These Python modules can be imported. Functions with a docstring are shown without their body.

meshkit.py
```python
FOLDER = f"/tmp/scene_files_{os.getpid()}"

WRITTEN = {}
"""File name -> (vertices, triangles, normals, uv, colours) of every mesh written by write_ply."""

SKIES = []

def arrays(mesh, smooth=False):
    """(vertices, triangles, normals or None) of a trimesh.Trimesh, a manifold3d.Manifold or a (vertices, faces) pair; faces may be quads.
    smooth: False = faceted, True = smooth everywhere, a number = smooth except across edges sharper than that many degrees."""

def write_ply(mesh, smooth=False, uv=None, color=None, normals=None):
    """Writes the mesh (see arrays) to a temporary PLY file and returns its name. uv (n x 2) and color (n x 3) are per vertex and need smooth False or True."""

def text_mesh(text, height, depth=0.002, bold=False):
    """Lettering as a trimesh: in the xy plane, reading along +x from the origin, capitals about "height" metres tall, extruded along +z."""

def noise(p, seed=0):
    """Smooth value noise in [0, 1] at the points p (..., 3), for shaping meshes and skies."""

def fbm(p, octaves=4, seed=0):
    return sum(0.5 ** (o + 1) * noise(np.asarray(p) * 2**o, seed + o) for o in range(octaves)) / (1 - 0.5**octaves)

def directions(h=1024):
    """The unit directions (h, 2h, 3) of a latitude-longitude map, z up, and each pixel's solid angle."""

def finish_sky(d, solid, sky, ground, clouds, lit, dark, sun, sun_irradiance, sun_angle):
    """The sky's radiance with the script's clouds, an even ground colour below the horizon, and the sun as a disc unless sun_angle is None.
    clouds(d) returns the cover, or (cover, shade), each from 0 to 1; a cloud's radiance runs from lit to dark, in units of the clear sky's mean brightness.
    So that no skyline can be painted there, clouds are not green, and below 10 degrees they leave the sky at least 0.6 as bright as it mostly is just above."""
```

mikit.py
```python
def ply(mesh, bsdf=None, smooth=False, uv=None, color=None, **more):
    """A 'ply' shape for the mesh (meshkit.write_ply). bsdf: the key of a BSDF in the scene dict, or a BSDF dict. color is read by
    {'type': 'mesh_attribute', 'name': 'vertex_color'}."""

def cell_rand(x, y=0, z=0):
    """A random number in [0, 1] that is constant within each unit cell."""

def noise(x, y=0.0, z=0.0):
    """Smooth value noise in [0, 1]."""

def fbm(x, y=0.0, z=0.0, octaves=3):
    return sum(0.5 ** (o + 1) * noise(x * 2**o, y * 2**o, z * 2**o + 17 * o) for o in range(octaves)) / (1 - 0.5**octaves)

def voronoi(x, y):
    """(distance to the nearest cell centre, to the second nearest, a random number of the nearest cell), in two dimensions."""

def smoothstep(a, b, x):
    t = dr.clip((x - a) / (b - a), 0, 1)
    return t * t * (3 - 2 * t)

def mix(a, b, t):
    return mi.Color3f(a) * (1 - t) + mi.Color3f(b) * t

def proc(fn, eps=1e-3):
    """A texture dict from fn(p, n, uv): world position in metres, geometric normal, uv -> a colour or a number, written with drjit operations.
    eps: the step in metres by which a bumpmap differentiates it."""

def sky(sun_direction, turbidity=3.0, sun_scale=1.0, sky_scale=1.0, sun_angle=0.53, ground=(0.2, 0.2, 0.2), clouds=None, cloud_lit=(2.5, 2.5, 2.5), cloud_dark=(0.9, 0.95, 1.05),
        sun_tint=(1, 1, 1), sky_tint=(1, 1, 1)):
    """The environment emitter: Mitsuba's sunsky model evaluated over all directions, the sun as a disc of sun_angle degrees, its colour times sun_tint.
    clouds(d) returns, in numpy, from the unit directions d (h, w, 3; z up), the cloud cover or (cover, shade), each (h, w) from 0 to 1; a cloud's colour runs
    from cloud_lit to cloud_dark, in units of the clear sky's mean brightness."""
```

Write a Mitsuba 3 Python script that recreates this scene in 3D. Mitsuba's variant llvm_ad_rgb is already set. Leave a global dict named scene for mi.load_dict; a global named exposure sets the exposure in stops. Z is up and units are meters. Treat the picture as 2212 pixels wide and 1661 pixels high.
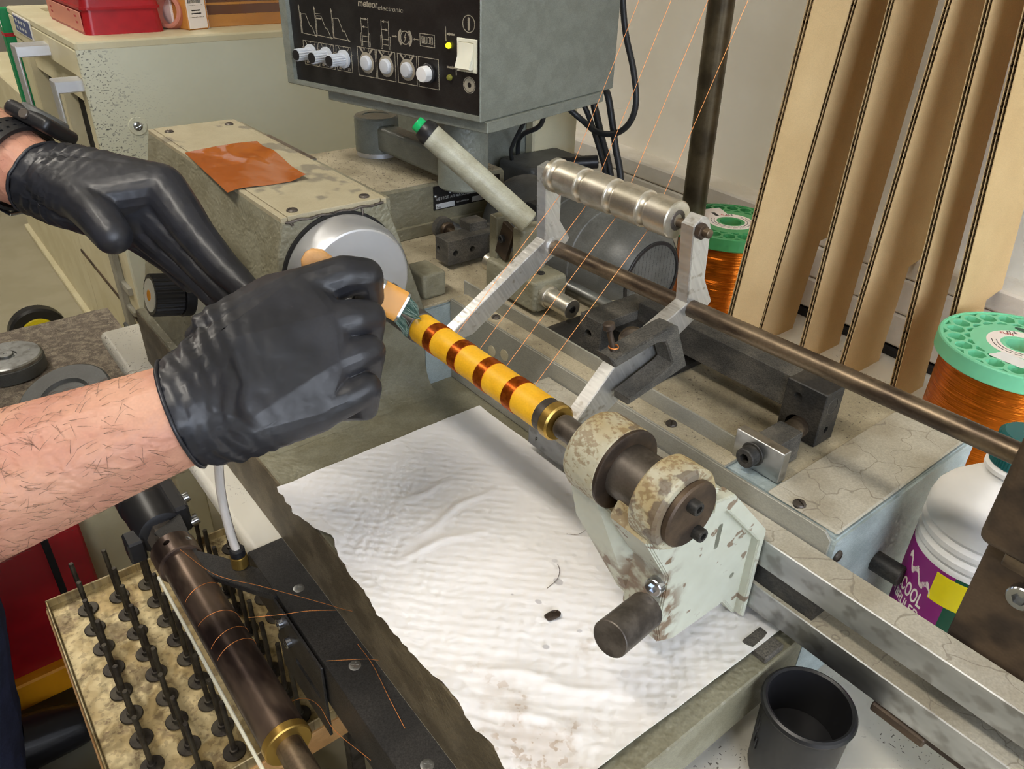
import math, random
import numpy as np, trimesh, manifold3d as m3
import mitsuba as mi, drjit as dr
import mikit, meshkit
from mikit import proc, noise, fbm, voronoi, cell_rand, smoothstep, mix
from shapely.geometry import Polygon, Point
from shapely.ops import unary_union
T4 = mi.ScalarTransform4f
rng = np.random.RandomState(7)
random.seed(7)

# ------------------------------------------------------------------ camera, light, exposure
# world: x along the winding spindle (towards the tailstock), y away from the operator, z up; origin on the spindle axis
CAM = np.array([0.63478512, -0.30251028, 0.29817864])
FWD = np.array([-0.66139603, 0.53888133, -0.52169168])
UPV = -np.array([0.42385387, -0.30530518, -0.85272307])
exposure = 0.0
scene = {'type': 'scene'}
labels = {}
scene['camera'] = {'type': 'perspective', 'fov': 2 * math.degrees(math.atan(1106 / 1660.0116)), 'fov_axis': 'x', 'near_clip': 0.01, 'far_clip': 50.0,
                   'to_world': T4().look_at(origin=CAM.tolist(), target=(CAM + FWD).tolist(), up=UPV.tolist())}
LAMP = 33.0            # radiance of the ceiling lamps
LAMP_TINT = (1.0, 0.925, 0.81)
scene['sky'] = mikit.sky((0.25, -0.75, 0.65), turbidity=4.0, sun_scale=0.0, sky_scale=1.0, ground=(0.25, 0.25, 0.24),
                         clouds=lambda d: (np.clip(meshkit.fbm(d * 3.0, 4, 3) * 1.6 - 0.1, 0, 1), meshkit.fbm(d * 4.0, 3, 9) * 0.5),
                         cloud_lit=(2.2, 2.25, 2.3), cloud_dark=(1.0, 1.05, 1.12), sky_tint=(24.0, 29.0, 38.0))

# ------------------------------------------------------------------ helpers
def lin(*c):
    c = np.array(c, float) / 255.0
    return tuple(np.where(c <= 0.04045, c / 12.92, ((c + 0.055) / 1.055) ** 2.4).tolist())

def rgb(c):
    return {'type': 'rgb', 'value': list(map(float, c))}

def tex(c):
    return c if isinstance(c, dict) else rgb(c)

def mat(name, color, rough=0.5, metal=0.0, bump=None, bscale=1.0, eps=1e-3, spec=0.5, coat=0.0, sheen=0.0):
    b = {'type': 'principled', 'base_color': tex(color), 'roughness': tex(rough) if isinstance(rough, dict) else float(rough), 'metallic': float(metal), 'specular': float(spec)}
    if coat: b['clearcoat'] = float(coat); b['clearcoat_gloss'] = 0.9
    if sheen: b['sheen'] = float(sheen)
    if bump is not None:
        b = {'type': 'bumpmap', 'bump': proc(bump, eps), 'scale': float(bscale), 'bsdf': b}
    scene['m_' + name] = b
    return 'm_' + name

def uniq(key):
    if key not in scene and key not in labels and not any(k.startswith(key + '__') for k in scene): return key
    i = 1
    while f'{key}_{i:03d}' in scene or f'{key}_{i:03d}' in labels: i += 1
    return f'{key}_{i:03d}'

used = set()
def put(key, mesh, m, smooth=30, label=None, cat=None, group=None, kind=None, color=None):
    """one mesh = one entry; a taken key gets the next three-digit number"""
    k, i = key, 0
    while k in used:
        i += 1; k = f'{key}_{i:03d}'
    used.add(k)
    scene[k] = mikit.ply(mesh, m, smooth=smooth, color=color)
    tag(k, label, cat, group, kind)
    return k

def tag(k, label=None, cat=None, group=None, kind=None):
    d = {}
    if label: d['label'] = label
    if cat: d['category'] = cat
    if group: d['group'] = group
    if kind: d['kind'] = kind
    if d: labels[k] = d

def thing(key, label, cat, group=None):
    k, i = key, 0
    while k in used:
        i += 1; k = f'{key}_{i:03d}'
    used.add(k)
    tag(k, label, cat, group)
    return k

def cat_(ms):
    return trimesh.util.concatenate(list(ms))

def moved(mesh, M):
    mesh = mesh.copy(); mesh.apply_transform(M); return mesh

def rot(axis, deg, point=(0, 0, 0)):
    return trimesh.transformations.rotation_matrix(math.radians(deg), axis, point)

def frame(o, ex, ey, ez):
    M = np.eye(4); M[:3, 0], M[:3, 1], M[:3, 2], M[:3, 3] = ex, ey, ez, o
    return M

def bx(x0, x1, y0, y1, z0, z1, b=0.0008):
    b = min(b, (x1 - x0) * .45, (y1 - y0) * .45, (z1 - z0) * .45)
    c = np.array([(x0 + x1) / 2, (y0 + y1) / 2, (z0 + z1) / 2]); h = np.array([x1 - x0, y1 - y0, z1 - z0]) / 2
    pts = []
    for s in np.ndindex(2, 2, 2):
        sg = np.array(s) * 2 - 1
        for k in range(3):
            p = sg * (h - b); p[k] = sg[k] * h[k]; pts.append(c + p)
    return trimesh.convex.convex_hull(np.array(pts))

def rbox(x0, x1, y0, y1, z0, z1, r, n=16):
    c = [m3.Manifold.sphere(r, n).translate((x, y, z)) for x in (x0 + r, x1 - r) for y in (y0 + r, y1 - r) for z in (z0 + r, z1 - r)]
    return tm(m3.Manifold.batch_hull(c))

def tm(m):
    g = m.to_mesh()
    return trimesh.Trimesh(np.array(g.vert_properties[:, :3]), np.array(g.tri_verts), process=False)

def man(mesh):
    mesh = mesh.copy(); mesh.merge_vertices()
    return m3.Manifold(m3.Mesh(np.asarray(mesh.vertices, np.float32), np.asarray(mesh.faces, np.uint32)))

def basis(d):
    d = np.asarray(d, float); d = d / np.linalg.norm(d)
    a = np.cross(d, [0, 0, 1.0] if abs(d[2]) < 0.9 else [1.0, 0, 0]); a /= np.linalg.norm(a)
    return a, np.cross(d, a), d

def lathe(p0, d, prof, n=48):
    """surface of revolution round the axis p0 + t d; prof = [(t, r), ...] from one end to the other"""
    a, b, d = basis(d); p0 = np.asarray(p0, float)
    ang = np.arange(n) * 2 * np.pi / n
    ring = np.cos(ang)[:, None] * a + np.sin(ang)[:, None] * b
    V = []; prof = list(prof)
    for t, r in prof: V.append(p0 + d * t + ring * max(r, 1e-6))
    V = np.vstack(V); F = []
    for i in range(len(prof) - 1):
        j = np.arange(n); k = (j + 1) % n
        A, B, C, D = i * n + j, i * n + k, (i + 1) * n + k, (i + 1) * n + j
        F += [np.stack([A, B, C], 1), np.stack([A, C, D], 1)]
    nv = len(V); V = np.vstack([V, p0 + d * prof[0][0], p0 + d * prof[-1][0]])
    j = np.arange(n); k = (j + 1) % n
    F.append(np.stack([np.full(n, nv), k, j], 1)); F.append(np.stack([np.full(n, nv + 1), (len(prof) - 1) * n + j, (len(prof) - 1) * n + k], 1))
    return trimesh.Trimesh(V, np.vstack(F), process=False)

def cyl(p0, p1, r, b=0.0006, n=40, r1=None):
    p0, p1 = np.asarray(p0, float), np.asarray(p1, float); L = np.linalg.norm(p1 - p0); r1 = r if r1 is None else r1
    b = min(b, L * .3, r * .5)
    return lathe(p0, p1 - p0, [(0, r - b), (b, r), (L - b, r1), (L, r1 - b)], n)

def ringm(p0, p1, r, ri, n=48, b=0.0006):
    p0, p1 = np.asarray(p0, float), np.asarray(p1, float); L = np.linalg.norm(p1 - p0)
    prof = [(0, ri), (0, r - b), (b, r), (L - b, r), (L, r - b), (L, ri), (0, ri)]
    a, bb, d = basis(p1 - p0); ang = np.arange(n) * 2 * np.pi / n
    ring = np.cos(ang)[:, None] * a + np.sin(ang)[:, None] * bb
    V = np.vstack([p0 + d * t + ring * rr for t, rr in prof]); F = []
    for i in range(len(prof) - 1):
        j = np.arange(n); k = (j + 1) % n
        A, B, C, D = i * n + j, i * n + k, (i + 1) * n + k, (i + 1) * n + j
        F += [np.stack([A, B, C], 1), np.stack([A, C, D], 1)]
    return trimesh.Trimesh(V, np.vstack(F), process=False)

def tube(pts, r, n=10, closed=False, caps=True):
    p = np.asarray(pts, float); r = np.broadcast_to(r, (len(p),)).astype(float)
    t = np.gradient(p, axis=0); t /= np.linalg.norm(t, axis=1, keepdims=True) + 1e-12
    a = np.cross(t[0], [0, 0, 1.0] if abs(t[0][2]) < .9 else [1.0, 0, 0]); a /= np.linalg.norm(a)
    V = []
    ang = np.arange(n) * 2 * np.pi / n
    for i in range(len(p)):
        a = a - t[i] * (a @ t[i]); a /= np.linalg.norm(a); b = np.cross(t[i], a)
        V.append(p[i] + r[i] * (np.cos(ang)[:, None] * a + np.sin(ang)[:, None] * b))
    V = np.vstack(V); F = []
    for i in range(len(p) - 1):
        j = np.arange(n); k = (j + 1) % n
        A, B, C, D = i * n + j, i * n + k, (i + 1) * n + k, (i + 1) * n + j
        F += [np.stack([A, B, C], 1), np.stack([A, C, D], 1)]
    if caps:
        nv = len(V); V = np.vstack([V, p[0], p[-1]]); j = np.arange(n); k = (j + 1) % n
        F.append(np.stack([np.full(n, nv), k, j], 1)); F.append(np.stack([np.full(n, nv + 1), (len(p) - 1) * n + j, (len(p) - 1) * n + k], 1))
    return trimesh.Trimesh(V, np.vstack(F), process=False)

def spline(pts, m=8):
    p = np.asarray(pts, float); P = np.vstack([2 * p[0] - p[1], p, 2 * p[-1] - p[-2]]); out = []
    for i in range(1, len(P) - 2):
        for s in np.arange(m) / m:
            a, b, c, d = P[i - 1], P[i], P[i + 1], P[i + 2]
            out.append(.5 * (2 * b + (c - a) * s + (2 * a - 5 * b + 4 * c - d) * s * s + (3 * b - a - 3 * c + d) * s ** 3))
    out.append(p[-1]); return np.array(out)

def flat(poly, h, b=0.0):
    """shapely polygon (xy) or list of points extruded from z=0 to z=h, upper and lower rims chamfered by b"""
    if not isinstance(poly, Polygon): poly = Polygon(poly)
    poly = poly.buffer(0)
    if b <= 0: return trimesh.creation.extrude_polygon(poly, h, engine='earcut')
    cs = lambda g: m3.CrossSection([np.array(g.exterior.coords)[:-1]] + [np.array(i.coords)[:-1] for i in g.interiors], m3.FillRule.EvenOdd)
    ins = poly.buffer(-b, join_style=2)
    if ins.is_empty or ins.geom_type != 'Polygon': return trimesh.creation.extrude_polygon(poly, h, engine='earcut')
    a = m3.Manifold.extrude(cs(poly), h - 2 * b).translate((0, 0, b))
    if not poly.interiors and abs(poly.convex_hull.area - poly.area) < 1e-9:
        t = m3.Manifold.batch_hull([a, m3.Manifold.extrude(cs(ins), h)])
        return tm(t)
    c = m3.Manifold.extrude(cs(ins), h)
    mid = m3.Manifold.extrude(cs(poly.buffer(-b * .45, join_style=2)), h - .9 * b).translate((0, 0, b * .45))
    return tm(a + c + mid)

AX = {'x': np.array([[0, 0, 1, 0], [1, 0, 0, 0], [0, 1, 0, 0], [0, 0, 0, 1.0]]),      # poly (y,z), extruded along x
      'y': np.array([[1, 0, 0, 0], [0, 0, 1, 0], [0, 1, 0, 0], [0, 0, 0, 1.0]]),      # poly (x,z), extruded along y (mirrored: faces flipped)
      'z': np.eye(4)}
def prism(poly, ax, lo, hi, b=0.0):
    m = flat(poly, hi - lo, b); m.apply_translation((0, 0, lo)); m.apply_transform(AX[ax])
    if ax == 'y' and m.volume < 0: m.invert()
    return m

def drill(mesh, holes):
    m = man(mesh)
    for h in holes: m = m - man(h)
    return tm(m)

def screw(p, d, r, h, slot=None, kind='slot'):
    """domed screw head with a slot, cross or socket, on the point p, pointing along d"""
    p = np.asarray(p, float); a, b, d = basis(d)
    head = lathe(p, d, [(-.001, r * .96), (h * .35, r), (h * .75, r * .86), (h, r * .5)] if kind != 'hex' else [(-.001, r), (h * .85, r), (h, r * .9)], 28)
    M = frame(p + d * h, a, b, d)
    q = rot((0, 0, 1), slot or 0)
    if kind == 'slot': cut = [moved(trimesh.creation.box((r * 2.4, r * .28, h * .9)), M @ q)]
    elif kind == 'cross': cut = [moved(trimesh.creation.box((r * 1.2, r * .26, h * .9)), M @ q), moved(trimesh.creation.box((r * .26, r * 1.2, h * .9)), M @ q)]
    else: cut = [moved(trimesh.creation.cylinder(r * .55, h * 1.3, sections=6), M @ q)]
    return drill(head, cut)

def text(s, h, M, depth=.0003, bold=False, shear=0.0, center=False, width=None):
    t = meshkit.text_mesh(s, h, depth, bold)
    if width: t.apply_transform(np.diag([width / t.extents[0], 1, 1, 1]))
    if center: t.apply_translation((-t.bounds[:, 0].mean(), 0, 0))
    if shear: S = np.eye(4); S[0, 1] = shear; t.apply_transform(S)
    t.apply_transform(M); return t

def blob(bones, edge=.005, it=8):
    """bones: [((x,y,z,r),(x,y,z,r)), ...] -> one smooth mesh: hulls of sphere pairs, joined, refined and relaxed"""
    ms = []
    for bn in bones:
        ms.append(m3.Manifold.batch_hull([m3.Manifold.sphere(q[3], 20).translate(tuple(q[:3])) for q in bn]))
    m = ms[0]
    for q in ms[1:]: m = m + q
    m = m.refine_to_length(edge); t = tm(m); t.merge_vertices()
    trimesh.smoothing.filter_taubin(t, lamb=.5, nu=.53, iterations=it)
    return t

def chain(pts):
    return [(pts[i], pts[i + 1]) for i in range(len(pts) - 1)]

# ------------------------------------------------------------------ materials
def speck(c0, c1, scale, lo=.35, hi=.65, oct=4, c2=None, fine=900.0, famt=.10):
    """mottled colour with a fine grain"""
    c0, c1 = mi.Color3f(*c0), mi.Color3f(*c1)
    def fn(p, n, uv):
        t = smoothstep(lo, hi, fbm(p.x * scale, p.y * scale, p.z * scale, oct))
        g = 1 + famt * 2 * (noise(p.x * fine, p.y * fine, p.z * fine) - .5)
        return mix(c0, c1, t) * g
    return proc(fn)

def hammer(p, n, uv):
    return fbm(p.x * 420, p.y * 420, p.z * 420, 2)
def fine_bump(p, n, uv):
    return fbm(p.x * 900, p.y * 900, p.z * 900, 2)

M_paint = mat('machine_paint', speck(lin(130, 127, 108), lin(119, 115, 95), 45), .42, bump=hammer, bscale=.0016)
M_greypaint = mat('grey_hammer_paint', speck(lin(124, 128, 119), lin(117, 121, 112), 60), .38, bump=hammer, bscale=.0010)
def dust_fn(p, n, uv):
    a = fbm(p.x * 26, p.y * 26, p.z * 26, 4)
    g = noise(p.x * 1100, p.y * 1100, p.z * 1100)
    crumbs = smoothstep(.80, .86, noise(p.x * 520, p.y * 520, p.z * 520))
    c = mix(lin(168, 158, 134), lin(136, 126, 103), smoothstep(.35, .7, a))
    return mix(c * (.86 + .28 * g), lin(74, 66, 54), crumbs * .7)
M_dust = mat('dusty_steel', proc(dust_fn), .85, bump=fine_bump, bscale=.0006)
def lid_fn(p, n, uv):
    a = fbm(p.x * 40, p.y * 40, p.z * 40, 4)
    st = smoothstep(.62, .72, fbm(p.x * 30 + 7, p.y * 42, p.z * 30, 4))
    g = noise(p.x * 900, p.y * 900, p.z * 900)
    return mix(mix(lin(172, 164, 138), lin(150, 140, 113), a), lin(118, 112, 98), st * .8) * (.93 + .14 * g)
M_lid = mat('dusty_lid', proc(lid_fn), .6)
def crack_fn(p, n, uv):
    w = fbm(p.x * 60, p.y * 60, p.z * 60, 3) * .8
    d1, d2, r = voronoi(p.x * 26 + w, p.y * 26 + w)
    line = 1 - smoothstep(.008, .03, d2 - d1)
    g = noise(p.x * 1000, p.y * 1000, p.z * 1000)
    a = fbm(p.x * 18, p.y * 18, p.z * 18, 4)
    return mix(mix(lin(176, 171, 156), lin(150, 142, 124), smoothstep(.35, .65, a)) * (.88 + .24 * g), lin(112, 104, 90), line * .55)
M_cover = mat('dusty_cover', proc(crack_fn), .7, bump=fine_bump, bscale=.0006)
M_bluegrey = mat('blue_grey_hammer', speck(lin(158, 170, 170), lin(140, 152, 152), 30), .35, bump=hammer, bscale=.0012)
def steel_fn(p, n, uv):
    a = fbm(p.x * 28, p.y * 70, p.z * 70, 4)
    b = smoothstep(.5, .75, fbm(p.x * 90, p.y * 90, p.z * 90, 3))
    return mix(mix(lin(196, 198, 198), lin(150, 152, 152), a), lin(110, 106, 100), b * .5)
M_rail = mat('ground_steel', proc(steel_fn), .36, 1.0)
M_sheet = mat('dull_steel_sheet', speck(lin(158, 157, 147), lin(136, 134, 122), 16), .45, .25)
def alu_fn(p, n, uv):
    a = noise(p.x * 60, p.y * 800 + p.z * 500, p.z * 60)
    b = smoothstep(.62, .8, fbm(p.x * 160, p.y * 160, p.z * 160, 3))
    return mix(mix(lin(232, 232, 230), lin(205, 205, 203), a), lin(150, 142, 126), b * .6)
M_alu = mat('scratched_aluminium', proc(alu_fn), .36, .9, bump=lambda p, n, uv: noise(p.x * 150, p.y * 1500 + p.z * 900, p.z * 150), bscale=.0002)
M_alu_turn = mat('turned_aluminium', speck(lin(228, 222, 208), lin(205, 198, 180), 60, famt=.06), .34, .92)
M_alu_bright = mat('bright_aluminium', lin(222, 224, 228), .42, .85)
def rust_fn(p, n, uv):
    a = fbm(p.x * 34, p.y * 120, p.z * 120, 4)
    b = noise(p.x * 700, p.y * 700, p.z * 700)
    return mix(lin(128, 112, 92), lin(78, 66, 56), smoothstep(.3, .7, a)) * (.85 + .3 * b)
M_rod = mat('browned_steel', proc(rust_fn), .38, .75)
M_brownsteel = mat('rusty_plate', speck(lin(92, 76, 60), lin(62, 52, 44), 40), .5, .5)
M_blackox = mat('black_oxide', speck(lin(40, 40, 40), lin(58, 55, 50), 60, famt=.3), .5, .2)
M_blackdust = mat('dusty_black', speck(lin(84, 80, 72), lin(62, 60, 55), 50, fine=1300, famt=.5), .75)
M_darkmetal = mat('dark_steel', speck(lin(104, 97, 90), lin(76, 70, 64), 60), .42, .6)
def peel_fn(p, n, uv):
    a = fbm(p.x * 60, p.y * 60, p.z * 60, 4)
    b = fbm(p.x * 420, p.y * 420, p.z * 420, 3)
    rust = smoothstep(.49, .60, a * .45 + b * .55)
    film = smoothstep(.40, .62, fbm(p.x * 34 + 1, p.y * 34, p.z * 34 + 2, 3))
    dark = smoothstep(.585, .62, fbm(p.x * 44 + 3, p.y * 44, p.z * 44 + 5, 5))
    c = mix(mix(lin(176, 172, 150), lin(160, 140, 96), film * .8), lin(118, 92, 58), rust * .6)
    return mix(c, lin(92, 78, 68), dark * .75)
M_peel = mat('peeling_cream_paint', proc(peel_fn), .5, bump=lambda p, n, uv: fbm(p.x * 240, p.y * 240, p.z * 240, 3), bscale=.0014)
def castface_fn(p, n, uv):
    a = fbm(p.x * 70, p.y * 70, p.z * 70, 4)
    edge = smoothstep(.66, .72, fbm(p.x * 90 + 11, p.y * 90, p.z * 90, 5))
    grime = smoothstep(.028, .006, dr.abs(p.y - .004) + .3 * dr.abs(p.z + .100)) * smoothstep(.35, .65, fbm(p.x * 120, p.y * 120, p.z * 120, 4))
    return mix(mix(lin(190, 193, 177), lin(180, 181, 163), a), lin(112, 86, 62), dr.clip(edge * .8 + grime, 0, .9))
M_cast = mat('cream_casting', proc(castface_fn), .42, bump=hammer, bscale=.0010)
def paper_fn(p, n, uv):
    # brown oil stain, grey droplets
    e = dr.sqrt(dr.square((p.x - .405 - .5 * (p.y + .085)) * 10.0) + dr.square((p.y + .090) * 14.0))
    soft = fbm(p.x * 45 + 4, p.y * 45, 0.0, 5)
    s = smoothstep(.75, .1, e) * smoothstep(.40, .66, soft)
    s2 = smoothstep(.56, .66, fbm(p.x * 230, p.y * 230, 0.0, 3)) * smoothstep(.5, .66, soft) * smoothstep(.8, .2, e)
    r2 = smoothstep(.5, .75, fbm(p.x * 90, p.y * 90, 2.0, 4)) * smoothstep(.028, .0, dr.sqrt(dr.square(p.x - .372) + dr.square(p.y + .014)))
    d1, d2, c = voronoi(p.x * 62 + .9 * noise(p.x * 20, p.y * 20, 0.0), p.y * 62)
    region = smoothstep(.085, .03, dr.sqrt(dr.square(p.x - .345) + dr.square(p.y + .012)))
    rad = .07 + .26 * dr.maximum(c - .80, 0.0) * 4
    drop = smoothstep(rad, rad - .06, d1) * dr.select(c > .80, 1.0, 0.0) * region
    base = mix(lin(240, 238, 237), lin(234, 232, 229), fbm(p.x * 16, p.y * 16, 0.0, 3))
    base = mix(base, lin(178, 176, 178), drop * .7)
    return mix(base, lin(152, 118, 70), dr.clip(s * .28 + s2 * .35 + r2 * .3, 0, .6))
def paper_bump(p, n, uv):
    u, v = p.x * 520, p.y * 520
    return dr.sin(u) * dr.sin(v) * .3 + fbm(p.x * 220, p.y * 220, 0.0, 3)
M_paper = mat('paper_towel', proc(paper_fn), .9, bump=paper_bump, bscale=.0011, spec=.1)
M_yellow = mat('yellow_tape', speck(lin(232, 178, 38), lin(224, 166, 28), 40, famt=.05), .42)
def winding(p, n, uv):
    return dr.abs(dr.sin(p.x * 3.14159 / .00035))
M_coil = mat('copper_winding', speck(lin(196, 96, 26), lin(168, 74, 18), 300, famt=.1), .26, .85, bump=winding, bscale=.00010, eps=5e-5)
def spoolw(p, n, uv):
    a = noise(p.x * 40, p.y * 40, p.z * 900)
    return mix(lin(224, 120, 26), lin(176, 84, 12), a)
M_spoolwire = mat('spooled_wire', proc(spoolw), .24, .85, bump=lambda p, n, uv: noise(p.x * 30, p.y * 30, p.z * 1500), bscale=.0006, eps=2e-4)
M_wire = mat('copper_wire', lin(236, 150, 84), .35, .7)
M_green = mat('green_plastic', lin(70, 152, 92), .4)
M_mint = mat('mint_plastic', lin(118, 202, 158), .4)
def kraft_fn(p, n, uv):
    a = fbm(p.x * 14, p.y * 14, p.z * 14, 3); g = noise(p.x * 900, p.y * 900, p.z * 900)
    return mix(lin(206, 178, 132), lin(190, 160, 114), a) * (.94 + .12 * g)
M_kraft = mat('kraft_board', proc(kraft_fn), .85, spec=.2)
M_kraftedge = mat('kraft_flute', lin(120, 98, 74), .9, spec=.1)
M_wall = mat('wall_paint', speck(lin(222, 218, 206), lin(217, 212, 199), 9, famt=.01), .8)
M_white = mat('white_plastic', lin(226, 225, 222), .4)
M_pvc = mat('grey_white_pvc', speck(lin(214, 210, 202), lin(204, 199, 188), 20, famt=.03), .5)
def tabletop_fn(p, n, uv):
    g = smoothstep(.86, .90, noise(p.x * 620, p.y * 620, 0.0)) * smoothstep(.42, .62, fbm(p.x * 24, p.y * 24, 0.0, 3))
    return mix(mix(lin(214, 211, 200), lin(206, 202, 188), fbm(p.x * 14, p.y * 14, 0.0, 4)), lin(70, 60, 46), g * .8)
M_table = mat('table_laminate', proc(tabletop_fn), .45)
M_floor = mat('floor_vinyl', speck(lin(156, 150, 128), lin(150, 144, 121), 12, famt=.02), .5)
M_ceil = mat('ceiling_paint', lin(232, 230, 224), .9)
def cab_fn(p, n, uv):
    patch = smoothstep(.36, .62, fbm(p.y * 7 + 1.3, p.z * 9, 0.0, 3)) * smoothstep(.16, -.03, p.y)
    s = smoothstep(.74, .80, noise(p.x * 420, p.y * 420, p.z * 420)) * patch
    s2 = smoothstep(.72, .8, fbm(p.x * 120, p.y * 120, p.z * 120, 2)) * patch
    return mix(mix(lin(205, 206, 186), lin(196, 196, 172), fbm(p.x * 6, p.y * 6, p.z * 6, 3)), lin(66, 68, 66), dr.clip(s * .85 + s2 * .5, 0, 1))
M_cab = mat('cabinet_paint', proc(cab_fn), .42, bump=hammer, bscale=.0005)
M_cabplain = mat('cabinet_cream', speck(lin(204, 197, 166), lin(198, 190, 157), 14, famt=.02), .45)
M_red = mat('red_enamel', speck(lin(172, 26, 34), lin(150, 22, 30), 12, famt=.05), .3)
M_pink = mat('faded_red_paint', lin(196, 128, 108), .5)
M_black = mat('black_plastic', lin(28, 28, 30), .38)
M_blackpanel = mat('black_panel', speck(lin(26, 25, 25), lin(34, 33, 32), 40, famt=.2), .35)
M_print = mat('panel_print', lin(150, 142, 126), .5)
M_knobgrey = mat('grey_knob', lin(188, 192, 196), .4)
M_ivory = mat('ivory_plastic', lin(226, 224, 204), .35)
M_greenbtn = mat('green_button', lin(20, 170, 96), .25)
M_darkgrey = mat('dark_grey_paint', speck(lin(84, 86, 84), lin(70, 71, 68), 26, famt=.12), .5)
M_skin = mat('skin', speck(lin(196, 146, 120), lin(180, 124, 104), 30, lo=.3, hi=.7, famt=.05), .5, bump=lambda p, n, uv: fbm(p.x * 260, p.y * 260, p.z * 260, 3), bscale=.0012)
M_hair = mat('hair', lin(66, 48, 38), .5)
def glove_bump(p, n, uv):
    return fbm(p.x * 45, p.y * 45, p.z * 45, 3) + .12 * fbm(p.x * 260, p.y * 260, p.z * 260, 2)
M_glove = mat('black_nitrile', speck(lin(40, 41, 46), lin(32, 33, 37), 30, famt=.06), .40, bump=glove_bump, bscale=.0016)
M_navy = mat('navy_cloth', speck(lin(24, 30, 54), lin(18, 23, 44), 30, famt=.25), .9)
M_carpet = mat('grey_felt', speck(lin(142, 132, 118), lin(112, 102, 92), 140, famt=.5), .95, bump=fine_bump, bscale=.004)
def brass_fn(p, n, uv):
    w = fbm(p.x * 40, p.y * 40, 3.0, 4)
    a = fbm(p.x * 30 + w * 2, p.y * 30 + w * 2, p.z * 30, 5)
    s = smoothstep(.54, .72, fbm(p.x * 60 + w * 3, p.y * 60, 1.0, 5))
    f = smoothstep(.60, .68, fbm(p.x * 260, p.y * 260, 1.0, 3))
    return mix(mix(lin(196, 180, 138), lin(160, 138, 92), smoothstep(.3, .7, a)), lin(96, 76, 52), dr.clip(s * .6 + f * .35, 0, .8))
M_brasstray = mat('stained_tray', proc(brass_fn), .42, .45, bump=lambda p, n, uv: fbm(p.x * 50, p.y * 50, p.z * 50, 3), bscale=.002)
M_brass = mat('brass', lin(196, 160, 84), .3, .9)
M_pin = mat('dark_pin', speck(lin(74, 68, 56), lin(54, 48, 42), 80), .45, .5)
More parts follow.
